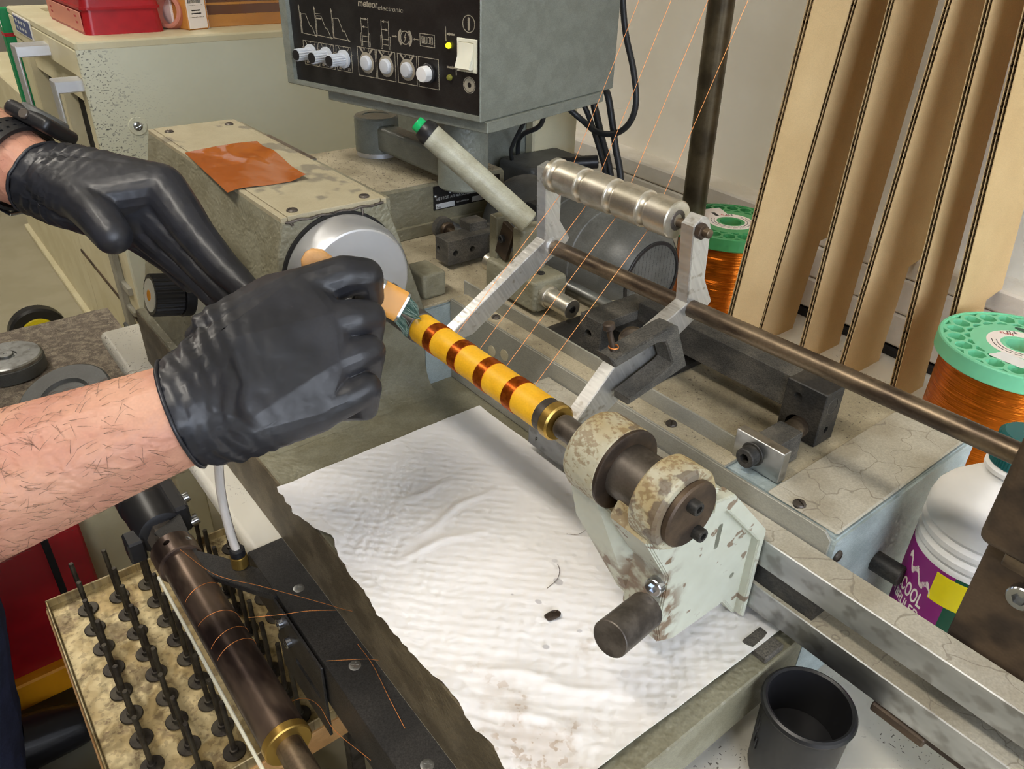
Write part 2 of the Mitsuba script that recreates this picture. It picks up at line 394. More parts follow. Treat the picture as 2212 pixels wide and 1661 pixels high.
def oldm_fn(p, n, uv):
    a = fbm(p.x * 22, p.y * 60, p.z * 60, 4)
    return mix(lin(122, 104, 90), lin(60, 48, 44), smoothstep(.3, .7, a))
M_oldmandrel = mat('stained_steel_tube', proc(oldm_fn), .34, .7)
M_stripblack = mat('scuffed_black', speck(lin(34, 33, 32), lin(44, 42, 40), 30, fine=1400, famt=.6), .5)
M_chrome = mat('chrome', lin(200, 204, 210), .16, 1.0)
M_wood = mat('pale_wood', speck(lin(206, 160, 104), lin(188, 140, 86), 60, famt=.05), .5)
M_label_o = mat('orange_label', lin(206, 146, 66), .45)
M_bristle = mat('bristle', lin(150, 172, 160), .6)
M_bristle2 = mat('dyed_bristle', lin(66, 104, 92), .6)
M_purple = mat('purple_label', lin(136, 38, 116), .4)
M_yel = mat('yellow_label', lin(232, 214, 24), .4)
M_teal = mat('teal_plastic', lin(14, 84, 84), .35)
M_dkgreen = mat('green_label', lin(10, 76, 54), .4)
M_tealcase = mat('pale_teal_plastic', lin(140, 190, 180), .4)
M_amberglow = mat('print_black', lin(40, 38, 40), .6)
M_card = mat('white_card', lin(236, 226, 218), .6)
M_orangewall = mat('carton_brown', speck(lin(196, 134, 62), lin(180, 118, 50), 10, famt=.04), .6)
M_chocolate = mat('brown_stripe', lin(98, 56, 36), .6)
M_blue = mat('blue_plate', lin(72, 84, 128), .4)
M_vividgreen = mat('vivid_green', lin(0, 128, 74), .4)
M_orange = mat('orange_paint', lin(226, 150, 20), .5)
M_hose = mat('hose', lin(196, 190, 182), .4)
M_cable = mat('cable', lin(44, 46, 48), .45)
M_void = mat('dark_interior', lin(18, 17, 16), .8)
M_terra = mat('pinkish_cast', lin(178, 142, 112), .6)
M_pole = mat('pole_steel', speck(lin(98, 88, 68), lin(70, 62, 48), 26), .35, .6)
M_motor = mat('motor_grey', speck(lin(92, 93, 90), lin(76, 77, 74), 30, famt=.12), .42)
M_resin = mat('resin_film_back', lin(176, 92, 30), .15)
scene['m_amber'] = {'type': 'twosided', 'bsdf': {'type': 'principled', 'base_color': {'type': 'rgb', 'value': list(lin(150, 78, 26))}, 'roughness': .10, 'specular': .9, 'clearcoat': 1.0, 'clearcoat_gloss': .97}}
for nm, c, e in (('led_lit', lin(240, 230, 20), 1.4),):
    scene['m_' + nm] = {'type': 'principled', 'base_color': rgb(c), 'roughness': .3}
M_led_off = mat('led_off', lin(120, 118, 50), .3)
M_lever = mat('lever_paint', speck(lin(172, 172, 154), lin(158, 156, 136), 60), .34)
M_grime_shade = mat('grimy_shaded_casting', speck(lin(104, 94, 74), lin(84, 75, 58), 40, famt=.2), .5, bump=hammer, bscale=.0012)  # slight grime; mostly the shade on the base side, darkened into the casting colour
M_farwall = mat('far_wall', lin(150, 146, 138), .9)
# ------------------------------------------------------------------ the room
FLOOR_Z, TABLE_Z = -0.79, -0.238
def struct(key, mesh, m, smooth=False):
    return put(key, mesh, m, smooth, kind='structure')
struct('floor', bx(-4.2, 2.6, -2.8, 1.6, FLOOR_Z - .1, FLOOR_Z), M_floor)
struct('ceiling', bx(-4.2, 2.6, -2.8, 1.6, 1.62, 1.72), M_ceil)
WR = rot((0, 0, 1), -3.9, (.2, .80, 0))                       # the back wall is not quite parallel to the machine
struct('wall_back', moved(bx(-4.2, 2.6, .80, .90, FLOOR_Z, 1.62), WR), M_wall)
struct('wall_left', bx(-4.2, -4.1, -2.8, 1.6, FLOOR_Z, 1.62), M_farwall)
struct('wall_front', bx(-4.2, 2.6, -2.8, -2.7, FLOOR_Z, 1.62), M_farwall)
wy0, wy1, wz0, wz1 = -1.25, .55, -.05, 1.25                    # window opening in the right wall
rw = man(bx(2.0, 2.12, -2.8, 1.6, FLOOR_Z, 1.62)) - man(trimesh.creation.box(bounds=[[1.9, wy0, wz0], [2.3, wy1, wz1]]))
struct('wall_right', tm(rw), M_farwall)
fr = [bx(1.99, 2.05, wy0 - .03, wy0 + .03, wz0 - .03, wz1 + .03), bx(1.99, 2.05, wy1 - .03, wy1 + .03, wz0 - .03, wz1 + .03), bx(1.99, 2.05, wy0, wy1, wz0 - .03, wz0 + .03),
      bx(1.99, 2.05, wy0, wy1, wz1 - .03, wz1 + .03), bx(2.0, 2.04, -.38, -.32, wz0, wz1)]
struct('window_1', cat_(fr), M_white)
# cable trunking along the back wall, at table height
for i, (z0, z1, y0) in enumerate(((-.238, -.224, .748), (-.2195, -.172, .746), (-.170, -.120, .746), (-.118, -.088, .744))):
    struct(f'trim_{i + 1}', moved(bx(-1.6, 1.6, y0, .803, z0, z1, .003), WR), M_void if i == 0 else M_pvc)

def ceiling_lamp(x, y, lb, w=1.25, d=.20):
    t = thing('ceiling_lamp', lb, 'lamp', 'fluorescent ceiling lamps')
    put(t + '__housing', bx(x - w / 2 - .02, x + w / 2 + .02, y - d / 2 - .02, y + d / 2 + .02, 1.575, 1.622, .004), M_white, False)
    s = mikit.ply(trimesh.Trimesh([[x - w / 2, y - d / 2, 1.573], [x + w / 2, y - d / 2, 1.573], [x + w / 2, y + d / 2, 1.573], [x - w / 2, y + d / 2, 1.573]], [[0, 2, 1], [0, 3, 2]], process=False), M_white)
    s['emitter'] = {'type': 'area', 'radiance': rgb(np.array(LAMP_TINT) * LAMP)}
    scene[t + '__diffuser'] = s; used.add(t + '__diffuser')
for lx, ly, lb in ((.25, -.84, 'fluorescent ceiling lamp over the operator'), (-2.3, -.60, 'fluorescent ceiling lamp over the far cream cabinet')):
    ceiling_lamp(lx, ly, lb)

# ------------------------------------------------------------------ the table
t = thing('work_table', 'off-white laminate table carrying the winding machine', 'table')
put(t + '__table_top', rbox(-.515, 1.6, -.148, .78, TABLE_Z - .024, TABLE_Z, .008), M_table)
for x, y in ((-.46, -.09), (1.4, -.09), (-.46, .7), (1.4, .7)):
    put(t + '__leg', bx(x - .02, x + .02, y - .02, y + .02, FLOOR_Z, TABLE_Z - .024, .002), M_cabplain, False)

# ------------------------------------------------------------------ the winding machine
wm = thing('winding_machine', 'dusty grey-green coil winding machine with an aluminium faceplate', 'machine')
head = prism([(-.0534, .0600), (.0535, .0600), (.0905, -.061), (.0905, -.159), (-.1052, -.159)], 'x', -.385, 0, .0012)
put(wm + '__headstock', head, M_paint, 25)
put(wm + '__base', bx(-.385, .4690, -.1150, .1255, -.205, -.159, .0012), M_paint, 25)
put(wm + '__base_side', bx(-.385, .4680, -.1165, -.1130, TABLE_Z + .0002, -.1600, .001), M_grime_shade, 25)
put(wm + '__base_foot', bx(-.385, .46, -.1135, -.100, TABLE_Z + .0002, -.203, .001), M_paint, 25)
put(wm + '__base_foot', bx(-.385, .44, .07, .1255, TABLE_Z + .0002, -.203, .001), M_paint, 25)
a = np.linspace(0, math.pi / 2, 9); R = .024
fil = [(-.001, -.160), (R, -.1588)] + [(R - R * math.sin(q), -.1588 + R - R * math.cos(q)) for q in a] + [(-.001, -.1588 + R)]
put(wm + '__corner_fillet', prism(fil, 'y', -.1040, .0905), M_paint, 40)
lid = put(wm + '__headstock_lid', bx(-.3835, -.0012, -.0465, .0470, .0595, .0650, .0006), M_lid, 25)
put(wm + '__lid_edge', bx(-.384, -.0005, -.0532, -.0472, .0590, .0645, .0006), M_lid, 25)
put(wm + '__lid_edge', bx(-.384, -.0005, .0477, .0533, .0590, .0645, .0006), M_lid, 25)
for p in ((-.0125, -.0370), (-.0125, .0360), (-.3560, -.0365), (-.3560, .0365)):
    put(lid + '__screw', screw((*p, .065), (0, 0, 1), .0052, .0024, rng.uniform(0, 180)), M_darkmetal, 35)
# dark putty along the front edge of the lid
pts = [(.0004, y, .0602 + .0006 * math.sin(y * 300)) for y in np.linspace(-.050, .049, 40)]
put(wm + '__sealant', cat_([tube(pts, .0009 + .0006 * np.abs(np.sin(np.arange(40) * 1.7)), 6), tube([(.0006, .026, .060), (.0007, .0265, .055), (.0007, .0255, .051)], .0012, 6), tube([(.0006, -.046, .0595), (.0006, -.0445, .057), (.0006, -.0425, .0572)], .0011, 6)]), M_darkmetal, True)
# faceplate
fp = put(wm + '__faceplate', lathe((0, 0, 0), (1, 0, 0), [(.002, .030), (.002, .0575), (.004, .0585), (.018, .0585), (.0295, .0555), (.033, .0530), (.0338, .0515), (.0338, .014), (.030, .012)], 96), M_alu_bright, 25)
put(wm + '__recess_ring', ringm((-.002, 0, 0), (.0016, 0, 0), .0610, .056, 96), M_void, 25)
# shaft between faceplate and former
put(wm + '__driving_centre', lathe((.030, 0, 0), (1, 0, 0), [(0, .016), (.028, .016), (.030, .0145), (.062, .0145), (.064, .0125), (.0985, .0125), (.101, .0138), (.112, .0138), (.113, .011)], 48), M_darkmetal, 30)
put(wm + '__driving_dog', prism([(-.009, -.004), (.020, -.004), (.024, .002), (.020, .008), (-.009, .008)], 'x', .062, .070, .001), M_darkmetal, 30)
# speed knob on the operator's side
kx, kz = -.075, -.012
nrm = np.array([.02, -.975, .222]); nrm /= np.linalg.norm(nrm); kp = np.array([-.1920, -.0835, -.0720])
kb = put(wm + '__speed_knob', cat_([moved(flat(Polygon([( .0225 * (1 + .035 * math.cos(26 * q)) * math.cos(q), .0225 * (1 + .035 * math.cos(26 * q)) * math.sin(q)) for q in np.linspace(0, 2 * np.pi, 209)[:-1]]), .030, .001), frame(kp + nrm * .022, *basis(nrm))),
                              lathe(kp, nrm, [(.008, .0235), (.012, .0245), (.021, .0245), (.022, .0225)], 48)]), M_black, 30)
put(kb + '__dial', lathe(kp, nrm, [(-.002, .030), (.006, .030), (.010, .0240)], 48), M_ivory, 30)
put(kb + '__cap', lathe(kp, nrm, [(.050, .018), (.0526, .018), (.053, .017)], 40), M_ivory, 30)
put(kb + '__cap_mark', lathe(kp, nrm, [(.052, .006), (.0534, .006)], 24), M_orange, 30)
# rear gearbox with its dusty top and name plate
gb = put(wm + '__gearbox', bx(-.385, -.180, .05, .338, -.061, .0045, .003), M_paint, 25)
put(wm + '__gearbox_top', bx(-.383, -.183, .055, .335, .004, .0058, .0006), M_dust, 25)
put(wm + '__skirt_plate', bx(-.181, -.176, .095, .336, -.061, -.045, .001), M_paint, 25)
put(wm + '__scale_strip', bx(-.300, -.170, .0560, .0640, .0600, .0612, .0003) , M_rail, False)
put(wm + '__side_step', bx(-.385, -.012, .0535, .0640, .020, .0598, .0008), M_paint, 25)
npl = put(wm + '__name_plate', bx(-.1805, -.1785, .2215, .3275, -.0310, .0000, .0003), M_blackpanel, False)
scr = np.array([-.1784, 0, 0])
def npm(y, z): return frame((-.1785, y, z), (0, 1, 0), (0, 0, 1), (1, 0, 0))
put(npl + '__lettering', cat_([text('meteor', .0076, npm(.2440, -.0118), .0003, True, .12, width=.058), text('METEOR AG MASCHINENFABRIK 8803 R', .0036, npm(.2240, -.0182), .0003, width=.101), text('MADE IN SWITZERLAND', .0018, npm(.2560, -.0262), .0003, width=.020)]), M_knobgrey, False)
put(npl + '__field', bx(-.1787, -.1781, .2240, .2535, -.0296, -.0228, .0001), M_knobgrey, False)
put(npl + '__field', bx(-.1787, -.1781, .2820, .3250, -.0296, -.0228, .0001), M_knobgrey, False)
put(npl + '__field_print', text('Type', .0022, frame((-.1781, .2250, -.0285), (0, 1, 0), (0, 0, 1), (1, 0, 0)), .0002), M_amberglow, False)
put(npl + '__rivet', screw((-.1784, .2240, -.0125), (1, 0, 0), .0020, .0016), M_chrome, 35)
# bed: body, dusty cover, guard sheet, angle ledge
bed = Polygon([(-.180, .0860), (.0, .0905), (.0, .1255), (.4690, .1255), (.4690, .335), (-.180, .335)])
put(wm + '__bed', prism(bed, 'z', TABLE_Z, -.0620, .004), M_bluegrey, 25)
put(wm + '__bed_cover', cat_([bx(-.18, .0, .0905, .333, -.0640, -.0610, .0008), bx(-.0005, .4660, .1470, .333, -.0640, -.0610, .0014)]), M_dust, 25)
put(wm + '__bed_end_cover', bx(.4090, .4668, .1285, .333, -.0630, -.0602, .0014), M_cover, 25)
g = Polygon([(.0005, -.158), (.0005, -.0605), (.4600, -.0605), (.4655, -.066), (.4655, -.095), (.4655, -.158)])
put(wm + '__guard_sheet', prism(g, 'y', .1235, .1258, .0004), M_sheet, 25)
put(wm + '__ledge', cat_([bx(.0015, .3720, .1245, .1452, -.0615, -.0594, .0003), bx(-.002, .3720, .1436, .1456, -.0615, -.0444, .0003)]), M_sheet, False)
put(wm + '__ledge_dust', bx(.0030, .3712, .1256, .1434, -.0596, -.0590, .0002), M_dust, False)
put(wm + '__slot_liner', bx(.0, .3640, .1458, .1520, -.0612, -.0604, .0002), M_void, False)
for p, d, q in (((.3090, .1345, -.059), (0, 0, 1), 40), ((.0680, .1350, -.059), (0, 0, 1), 10), ((.4325, .1335, -.0602), (0, 0, 1), 70), ((.4690, .1330, -.0820), (1, 0, 0), 20)):
    put(wm + '__screw', screw(p, d, .0048, .0028, q), M_darkmetal, 35)
for x, z in ((.0775, -.0905), (.0985, -.0858)):
    put(wm + '__plug', lathe((x, .1235, z), (0, -1, 0), [(-.001, .0062), (.0008, .0062), (.0011, .0056), (.0012, .002)], 32), M_lid, 30)
put(wm + '__bolt_hole', lathe((.1500, .1233, -.1075), (0, -1, 0), [(0, .0030), (.0004, .0030)], 24), M_void, 30)
put(wm + '__bed_stud', cyl((.468, .2080, -.1300), (.492, .2080, -.1300), .0085, .001), M_blackox, 30)
# bed rails
def rail(z0, z1):
    return bx(.168, .98, .1000, .1225, z0, z1, .0009)
r1 = put(wm + '__rail', rail(-.1015, -.0775), M_rail, False)
r2 = put(wm + '__rail', rail(-.1445, -.1205), M_rail, False)
put(r1 + '__dusty_top', bx(.1685, .979, .1006, .1219, -.0776, -.0772, .0001), M_cover, False)
put(r2 + '__dusty_top', bx(.1685, .979, .1006, .1219, -.1206, -.1202, .0001), M_cover, False)
put(r2 + '__stamp', text('F', .005, frame((.1790, .0999, -.1360), (1, 0, 0), (0, 0, 1), (0, -1, 0)), .0002), M_amberglow, False)
put(wm + '__rail_spacer', bx(.40, .478, .1035, .1235, -.1215, -.1000, .0005), M_blackox, False)
for x in (.552, .632):
    put(wm + '__rail_foot', bx(x - .018, x + .018, .098, .124, -.152, -.1443, .001), M_brownsteel, False)
# side step plate on the base end
put(wm + '__end_rim', bx(.4450, .4665, .0780, .1000, -.1592, -.1530, .001), M_blackdust, 25)

# ------------------------------------------------------------------ tailstock
ts = thing('tailstock', 'cream tailstock with flaking paint on the bed rails', 'tailstock')
poly = Polygon([(-.0240, -.018), (.0010, -.0600), (.0000, -.1060), (.0050, -.1235), (.0200, -.1310), (.0700, -.1310), (.0760, -.1300), (.0960, -.1560), (.0995, -.1560), (.0995, -.0700), (.0500, -.0130), (.0300, .0000), (-.01, .005)])
web = prism(poly, 'x', .391, .4245, .002)
body = man(web)
rim = Polygon([(.0265, -.0060), (.0480, -.0100), (.0990, -.0670), (.0995, -.1560), (.0935, -.1500), (.0925, -.0740), (.0440, -.0215), (.0275, -.0160)])
body = body + man(prism(rim, 'x', .420, .4312, .001))
body = body + man(lathe((.408, 0, 0), (1, 0, 0), [(0, .0262), (.0016, .0277), (.0200, .0277), (.022, .0262), (.0222, .020)], 64))
body = body + man(lathe((.347, 0, 0), (1, 0, 0), [(0, .014), (.0004, .0225), (.0030, .0262), (.0075, .0282), (.0310, .0282), (.0325, .0268)], 64))
arm = m3.Manifold.batch_hull([man(prism([(-.020, -.018), (.022, -.018), (.026, -.030), (-.012, -.050)], 'x', .352, .376)), man(prism([(.000, -.045), (.030, -.045), (.030, -.100), (.002, -.100)], 'x', .385, .395))])
body = body + arm
body = body - man(moved(flat(Polygon([(.0, -.008), (.0, .008)] and [(0.0025 * math.cos(q), .0108 * (1 if math.sin(q) >= 0 else -1) * .8 + .0025 * math.sin(q)) for q in np.linspace(0, 2 * np.pi, 33)[:-1]]), .05), frame((.40, .0498, -.0512), (0, 1, 0), (0, 0, 1), (1, 0, 0))))
body = body - man(trimesh.creation.cylinder(.0026, .04, transform=frame((.424, .0785, -.1042), (0, 1, 0), (0, 0, 1), (1, 0, 0))))
body = body - man(cyl((.34, 0, 0), (.3525, 0, 0), .0125, 0))
tb = tm(body)
fc = tb.triangles_center
rough_part = (np.hypot(fc[:, 1], fc[:, 2]) < .0300)
put(ts + '__casting', tb.submesh([np.where(~rough_part)[0]], append=True), M_cast, 25)
put(ts + '__bearing_bosses', tb.submesh([np.where(rough_part)[0]], append=True), M_peel, 30)
put(ts + '__quill_flange', lathe((.3785, 0, 0), (1, 0, 0), [(0, .012), (.0002, .0280), (.0024, .0280), (.003, .0268), (.003, .0195)], 64), M_brownsteel, 30)
put(ts + '__quill', cyl((.380, 0, 0), (.410, 0, 0), .0190, .0005, 56), M_darkmetal, 30)
cp = put(ts + '__end_cap', cyl((.4295, 0, 0), (.4350, 0, 0), .0222, .0012, 64), M_brownsteel, 30)
for y, z in ((-.0035, .0105), (.0060, -.0150)):
    put(cp + '__socket_screw', screw((.4345, y, z), (1, 0, 0), .0046, .0065, 0, 'hex'), M_blackox, 30)
put(ts + '__lock_pin', cyl((.4190, -.008, -.0872), (.4262, -.0490, -.0796), .0125, .0006, 56), M_darkmetal, 30)
put(ts + '__socket_screw', screw((.4185, -.0005, -.0695), (.15, -1, .12), .0062, .0050, 0, 'hex'), M_chrome, 30)
put(ts + '__live_centre', lathe((.3530, 0, 0), (-1, 0, 0), [(-.01, .0105), (.009, .0105), (.0105, .0095), (.024, .0085), (.032, .0090), (.0345, .0080), (.0365, .0040)], 48), M_darkmetal, 30)

# ------------------------------------------------------------------ mandrel with windings
mn = thing('coil_former', 'yellow taped former with four copper windings between headstock and tailstock', 'coil former')
put(mn + '__yellow_tube', cyl((.1380, 0, 0), (.3015, 0, 0), .01275, .0006, 64), M_yellow, 30)
for i, x in enumerate((.1672, .2024, .2374, .2716)):
    put(mn + '__winding', lathe((x - .0055, 0, 0), (1, 0, 0), [(0, .0124), (.0003, .01315), (.0107, .01315), (.011, .0124)], 96), M_coil, True if False else 40)
put(mn + '__core_end', cyl((.3010, 0, 0), (.3085, 0, 0), .01265, .0005, 64), M_darkmetal, 30)
put(mn + '__end_ring', lathe((.3085, 0, 0), (1, 0, 0), [(0, .0115), (.0006, .0136), (.0070, .0136), (.0082, .0122), (.0084, .009)], 64), M_brass, 30)
put(mn + '__core_end', cyl((.1290, 0, 0), (.1385, 0, 0), .0131, .0008, 64), M_blackox, 30)
# ------------------------------------------------------------------ wire guide frame: rod, two arms, grooved roller
wg = thing('wire_guide_frame', 'aluminium arms with a grooved roller on a brown steel rod', 'wire guide')
RODY, RODZ = .132, .0508
put(wg + '__rod', cyl((.1545, RODY, .0470), (.566, RODY + .001, .0523), .00665, .0006, 48), M_rod, 30)
armL = Polygon([(.1182, .1180), (.1290, .1215), (.1375, .1180), (.1378, .0702), (.1482, .0560), (.1508, .0514), (.1492, .0490), (.1372, .0401), (.1111, .0262), (.0714, .0028), (.0440, -.0138), (.0230, -.0160), (.0190, -.0075), (.0709, .0243), (.1216, .0553)])
armR = Polygon([(.1205, .1150), (.1290, .1215), (.1365, .1185), (.1406, .1104), (.1432, .0702), (.1561, .0489), (.1537, .0463), (.1364, .0363), (.1209, .0281), (.0544, -.0123), (.0290, -.0250), (.0180, -.0120), (.0558, .0250), (.1268, .0545)])
aL = drill(prism(armL, 'x', .142, .154, .0007), [cyl((.13, .1437, .0660), (.17, .1437, .0660), .0023, 0, 20)])
aR = prism(armR, 'x', .2996, .3116, .0007)
put(wg + '__arm', aL, M_alu, 25)
put(wg + '__arm', aR, M_alu, 25)
RY, RZ = .1255, .1135
prof = [(.157, .006), (.1572, .0133), (.1580, .0141)]
for gx in (.1665, .1985, .2325, .2665):
    prof += [(gx - .0048, .0141)] + [(gx + .0045 * math.sin(q), .0141 - .0034 * math.cos(q)) for q in np.linspace(-math.pi / 2, math.pi / 2, 9)] + [(gx + .0048, .0141)]
prof += [(.2915, .0141), (.2925, .0132), (.2926, .0070)]
ro = put(wg + '__roller', lathe((0, RY, RZ), (1, 0, 0), prof, 72), M_alu_turn, 24)
put(ro + '__bearing', ringm((.2920, RY, RZ), (.2930, RY, RZ), .0078, .0045), M_darkmetal, 30)
put(wg + '__axle', cyl((.140, RY, RZ), (.3215, RY + .0015, RZ - .002), .0034, .0004, 24), M_rod, 30)
put(wg + '__nut', prism([(RY + .0010 + .0058 * math.cos(q), RZ - .002 + .0058 * math.sin(q)) for q in np.arange(6) * math.pi / 3 + .3], 'x', .3116, .3165, .0005), M_brownsteel, 25)
put(wg + '__rod_collar', cyl((.1538, RODY, .0470), (.1560, RODY, .0470), .0085, .0004), M_alu, 30)

# copper wires over the roller
for i, gx in enumerate((.1665, .1985, .2325, .2665)):
    up = np.array([0, .44, .90]); up /= np.linalg.norm(up)
    top = np.array([gx, RY + .0092, RZ + .0035]) + up * .60
    pts = [top, (gx, RY + .0092, RZ + .0035), (gx, RY + .0104, RZ - .0015), (gx, RY + .0074, RZ - .0072), (gx + .0004 * i, .0105, -.0072), (gx + .0006, .0035, -.0128)]
    put('copper_wire', tube(pts, .00021, 6), M_wire, True, 'thin bare copper wire running over groove %s of the roller from the headstock' % ('one', 'two', 'three', 'four')[i], 'wire', 'copper wires over the roller')

# C-shaped carrier hanging on the arm
cc = thing('toolmakers_clamp', 'dark steel C-shaped clamp hanging on the right-hand aluminium arm', 'clamp')
cP = Polygon([(.0330, .0400), (.0372, .0330), (.0965, .0425), (.1050, .0260), (.0660, .0105), (.0545, .0090), (.0560, .0030), (.0600, .0030), (.1154, .0130), (.1000, .0500), (.0930, .0520), (.0330, .0430)])
cP = Polygon([(.0354, .0448), (.0300, .0480), (.0372, .0375), (.0768, .0440), (.0860, .0425), (.0894, .0373), (.0971, .0218), (.0935, .0195), (.0540, .0070), (.0545, .0010), (.0560, .0010), (.1154, .0130), (.0980, .0510), (.0930, .0535), (.0860, .0530)])
put(cc + '__frame', prism(cP.buffer(0), 'x', .3135, .3290, .0010), M_blackdust, 25)
put(cc + '__screw', cat_([cyl((.321, .0425, .0420), (.3170, .0395, .0615), .0021, .0003, 20), cyl((.3171, .0396, .0612), (.3163, .0388, .0662), .0042, .0008, 24)]), M_brownsteel, 30)
th = np.linspace(0, 4.6 * np.pi, 60)
put(cc + '__wire_loop', tube(np.stack([.3203 + .0034 * np.cos(th), .0420 + .0034 * np.sin(th), .0482 + th * .00006], 1), .00035, 6), M_wire, True)

# ------------------------------------------------------------------ brown bracket that carries the rod
bk = thing('rod_bracket', 'rusty brown steel bracket behind the rails holding the rod end', 'bracket')
put(bk + '__plate', drill(bx(.5505, .640, .1240, .1330, -.175, .020, .001), [cyl((.604, .1, -.0755), (.604, .16, -.0755), .0085, 0, 32)]), M_brownsteel, 25)
put(bk + '__clamp_block', rbox(.5455, .640, .1140, .1480, .000, .075, .006), M_brownsteel, 30)
put(bk + '__spacer', bx(.5610, .640, .1180, .1300, -.009, .0005, .0008), M_rod, 25)
put(bk + '__socket_screw', screw((.5765, .1240, -.0235), (0, -1, 0), .0075, .006, 0, 'hex'), M_chrome, 30)
put('case', rbox(.640, .72, .150, .230, TABLE_Z, -.15, .006), M_tealcase, 30, 'pale teal plastic case behind the rails at the lower right edge', 'case')

# ------------------------------------------------------------------ traverse carriage on the bed, with the green-button lever
cg = thing('traverse_carriage', 'dusty cream carriage block on the bed behind the left aluminium arm', 'carriage')
blk = rbox(.0040, .0888, .168, .2130, -.0555, -.0215, .004)
put(cg + '__block', blk, M_paint, 30)
put(cg + '__cover_plate', bx(.0880, .0894, .1735, .2050, -.0545, -.0300, .0003), M_paint, 25)
put(cg + '__stop_cylinder', cat_([cyl((.088, .1850, -.0390), (.0955, .1850, -.0390), .0118, .0006), cyl((.095, .1850, -.0390), (.1290, .1850, -.0392), .0102, .0006)]), M_alu_turn, 30)
put(cg + '__stop_screw', screw((.1285, .1850, -.0392), (1, 0, 0), .0038, .0016, 0, 'hex'), M_blackox, 30)
put(cg + '__shaft_bush', cyl((-.012, .185, -.035), (.006, .185, -.035), .0105, .001), M_alu_turn, 30)
for x, y in ((.060, .178), (.072, .190), (-.0, .0)):
    if x: put(cg + '__screw', screw((x, y, -.0215), (0, 0, 1), .0045, .0012, 0, 'hex'), M_blackox, 30)
put(cg + '__pivot_block', rbox(.0000, .0140, .176, .196, -.024, .025, .002), M_paint, 30)
put(cg + '__pivot_block', rbox(.0440, .0620, .172, .206, -.024, .026, .004), M_paint, 30)
put(cg + '__catch_plate', moved(bx(-.0095, .0095, -.003, .003, -.020, .020, .0008), frame((.0260, .1790, .0020), (.94, 0, -.34), (0, 1, 0), (.34, 0, .94))), M_brownsteel, 25)
put(cg + '__socket_screw', screw((.0245, .176, .005), (0, -1, 0), .0042, .004, 0, 'hex'), M_blackox, 30)
L0, L1 = np.array([.0665, .1760, .0350]), np.array([-.0060, .1080, .1150])
dl = (L1 - L0) / np.linalg.norm(L1 - L0)
lv = put(cg + '__lever', cyl(L0, L1, .0118, .0015, 56), M_lever, 30)
gbn = put(lv + '__button_bezel', lathe(L1, dl, [(-.001, .0119), (.004, .0121), (.0065, .0110), (.010, .0095), (.0105, .007)], 48), M_black, 30)
put(cg + '__start_button', lathe(L1, dl, [(.009, .0072), (.0155, .0072), (.0170, .0066), (.0166, .004), (.0160, .0001)], 40), M_greenbtn, 30)
# black bar stop with knurled knob
bs = thing('stop_bar', 'dusty black bar with a knurled knob on the bed behind the faceplate', 'stop')
put(bs + '__bar', drill(bx(-.0920, -.0640, .166, .2440, -.055, -.0250, .0008), [cyl((-.085, .15, -.040), (-.085, .18, -.040), .0036, 0, 20), cyl((-.075, .2, -.041), (-.05, .2, -.041), .0036, 0, 20), cyl((-.075, .176, -.041), (-.05, .176, -.041), .0036, 0, 20)]), M_blackdust, 25)
put(bs + '__upper_block', bx(-.0995, -.0770, .206, .2310, -.026, -.0150, .0006), M_blackdust, 25)
put(bs + '__side_block', bx(-.066, -.030, .224, .262, -.058, -.028, .0006), M_blackdust, 25)
kk = put(bs + '__knob', moved(flat(Polygon([((.0132 + .0004 * (i % 2)) * math.cos(q), (.0132 + .0004 * (i % 2)) * math.sin(q)) for i, q in enumerate(np.linspace(0, 2 * np.pi, 121)[:-1])]), .009, .0008), frame((-.122, .200, -.0330), *basis((-1, 0, 0)))), M_blackdust, 25)
put(bs + '__knob_stem', cat_([cyl((-.119, .200, -.033), (-.113, .200, -.033), .0092, .001), cyl((-.116, .200, -.033), (-.091, .200, -.033), .0038, .0003, 24)]), M_rod, 30)
put('guide_shaft', cyl((-.178, .236, -.050), (.362, .236, -.050), .0075, .0006, 32), M_rail, 30, 'round steel guide shaft lying along the dusty bed', 'shaft')
put('foot_block', rbox(-.052, -.012, .098, .128, -.0612, -.032, .004), M_paint, 30, 'small dusty cast block on the bed right of the faceplate', 'block')
put('slotted_plug', screw((.012, .128, -.061), (0, 0, 1), .0055, .0016, 40), M_darkmetal, 35, 'large slotted screw plug in the dusty bed beside the faceplate', 'screw') if False else None
# black traverse block between the arms
tb_ = thing('traverse_block', 'dusty black block with a knurled silver screw beside the right arm', 'block')
put(tb_ + '__block', drill(bx(.1655, .1950, .1600, .2380, -.056, -.0205, .0008), [cyl((.1785, .15, -.038), (.1785, .19, -.038), .0045, 0, 24)]), M_blackdust, 25)
put(tb_ + '__base_plate', bx(.1200, .2560, .1530, .2400, -.0605, -.0550, .0006), M_blackox, 25)
put(tb_ + '__side_block', bx(.1945, .2250, .176, .2380, -.056, -.030, .0006), M_blackox, 25)
put(tb_ + '__knurled_screw', moved(flat(Polygon([((.0118 + .00035 * (i % 2)) * math.cos(q), (.0118 + .00035 * (i % 2)) * math.sin(q)) for i, q in enumerate(np.linspace(0, 2 * np.pi, 141)[:-1])]), .0075, .0008), frame((.2240, .1700, -.0260), *basis((.75, -.6, .1)))), M_rod, 25)
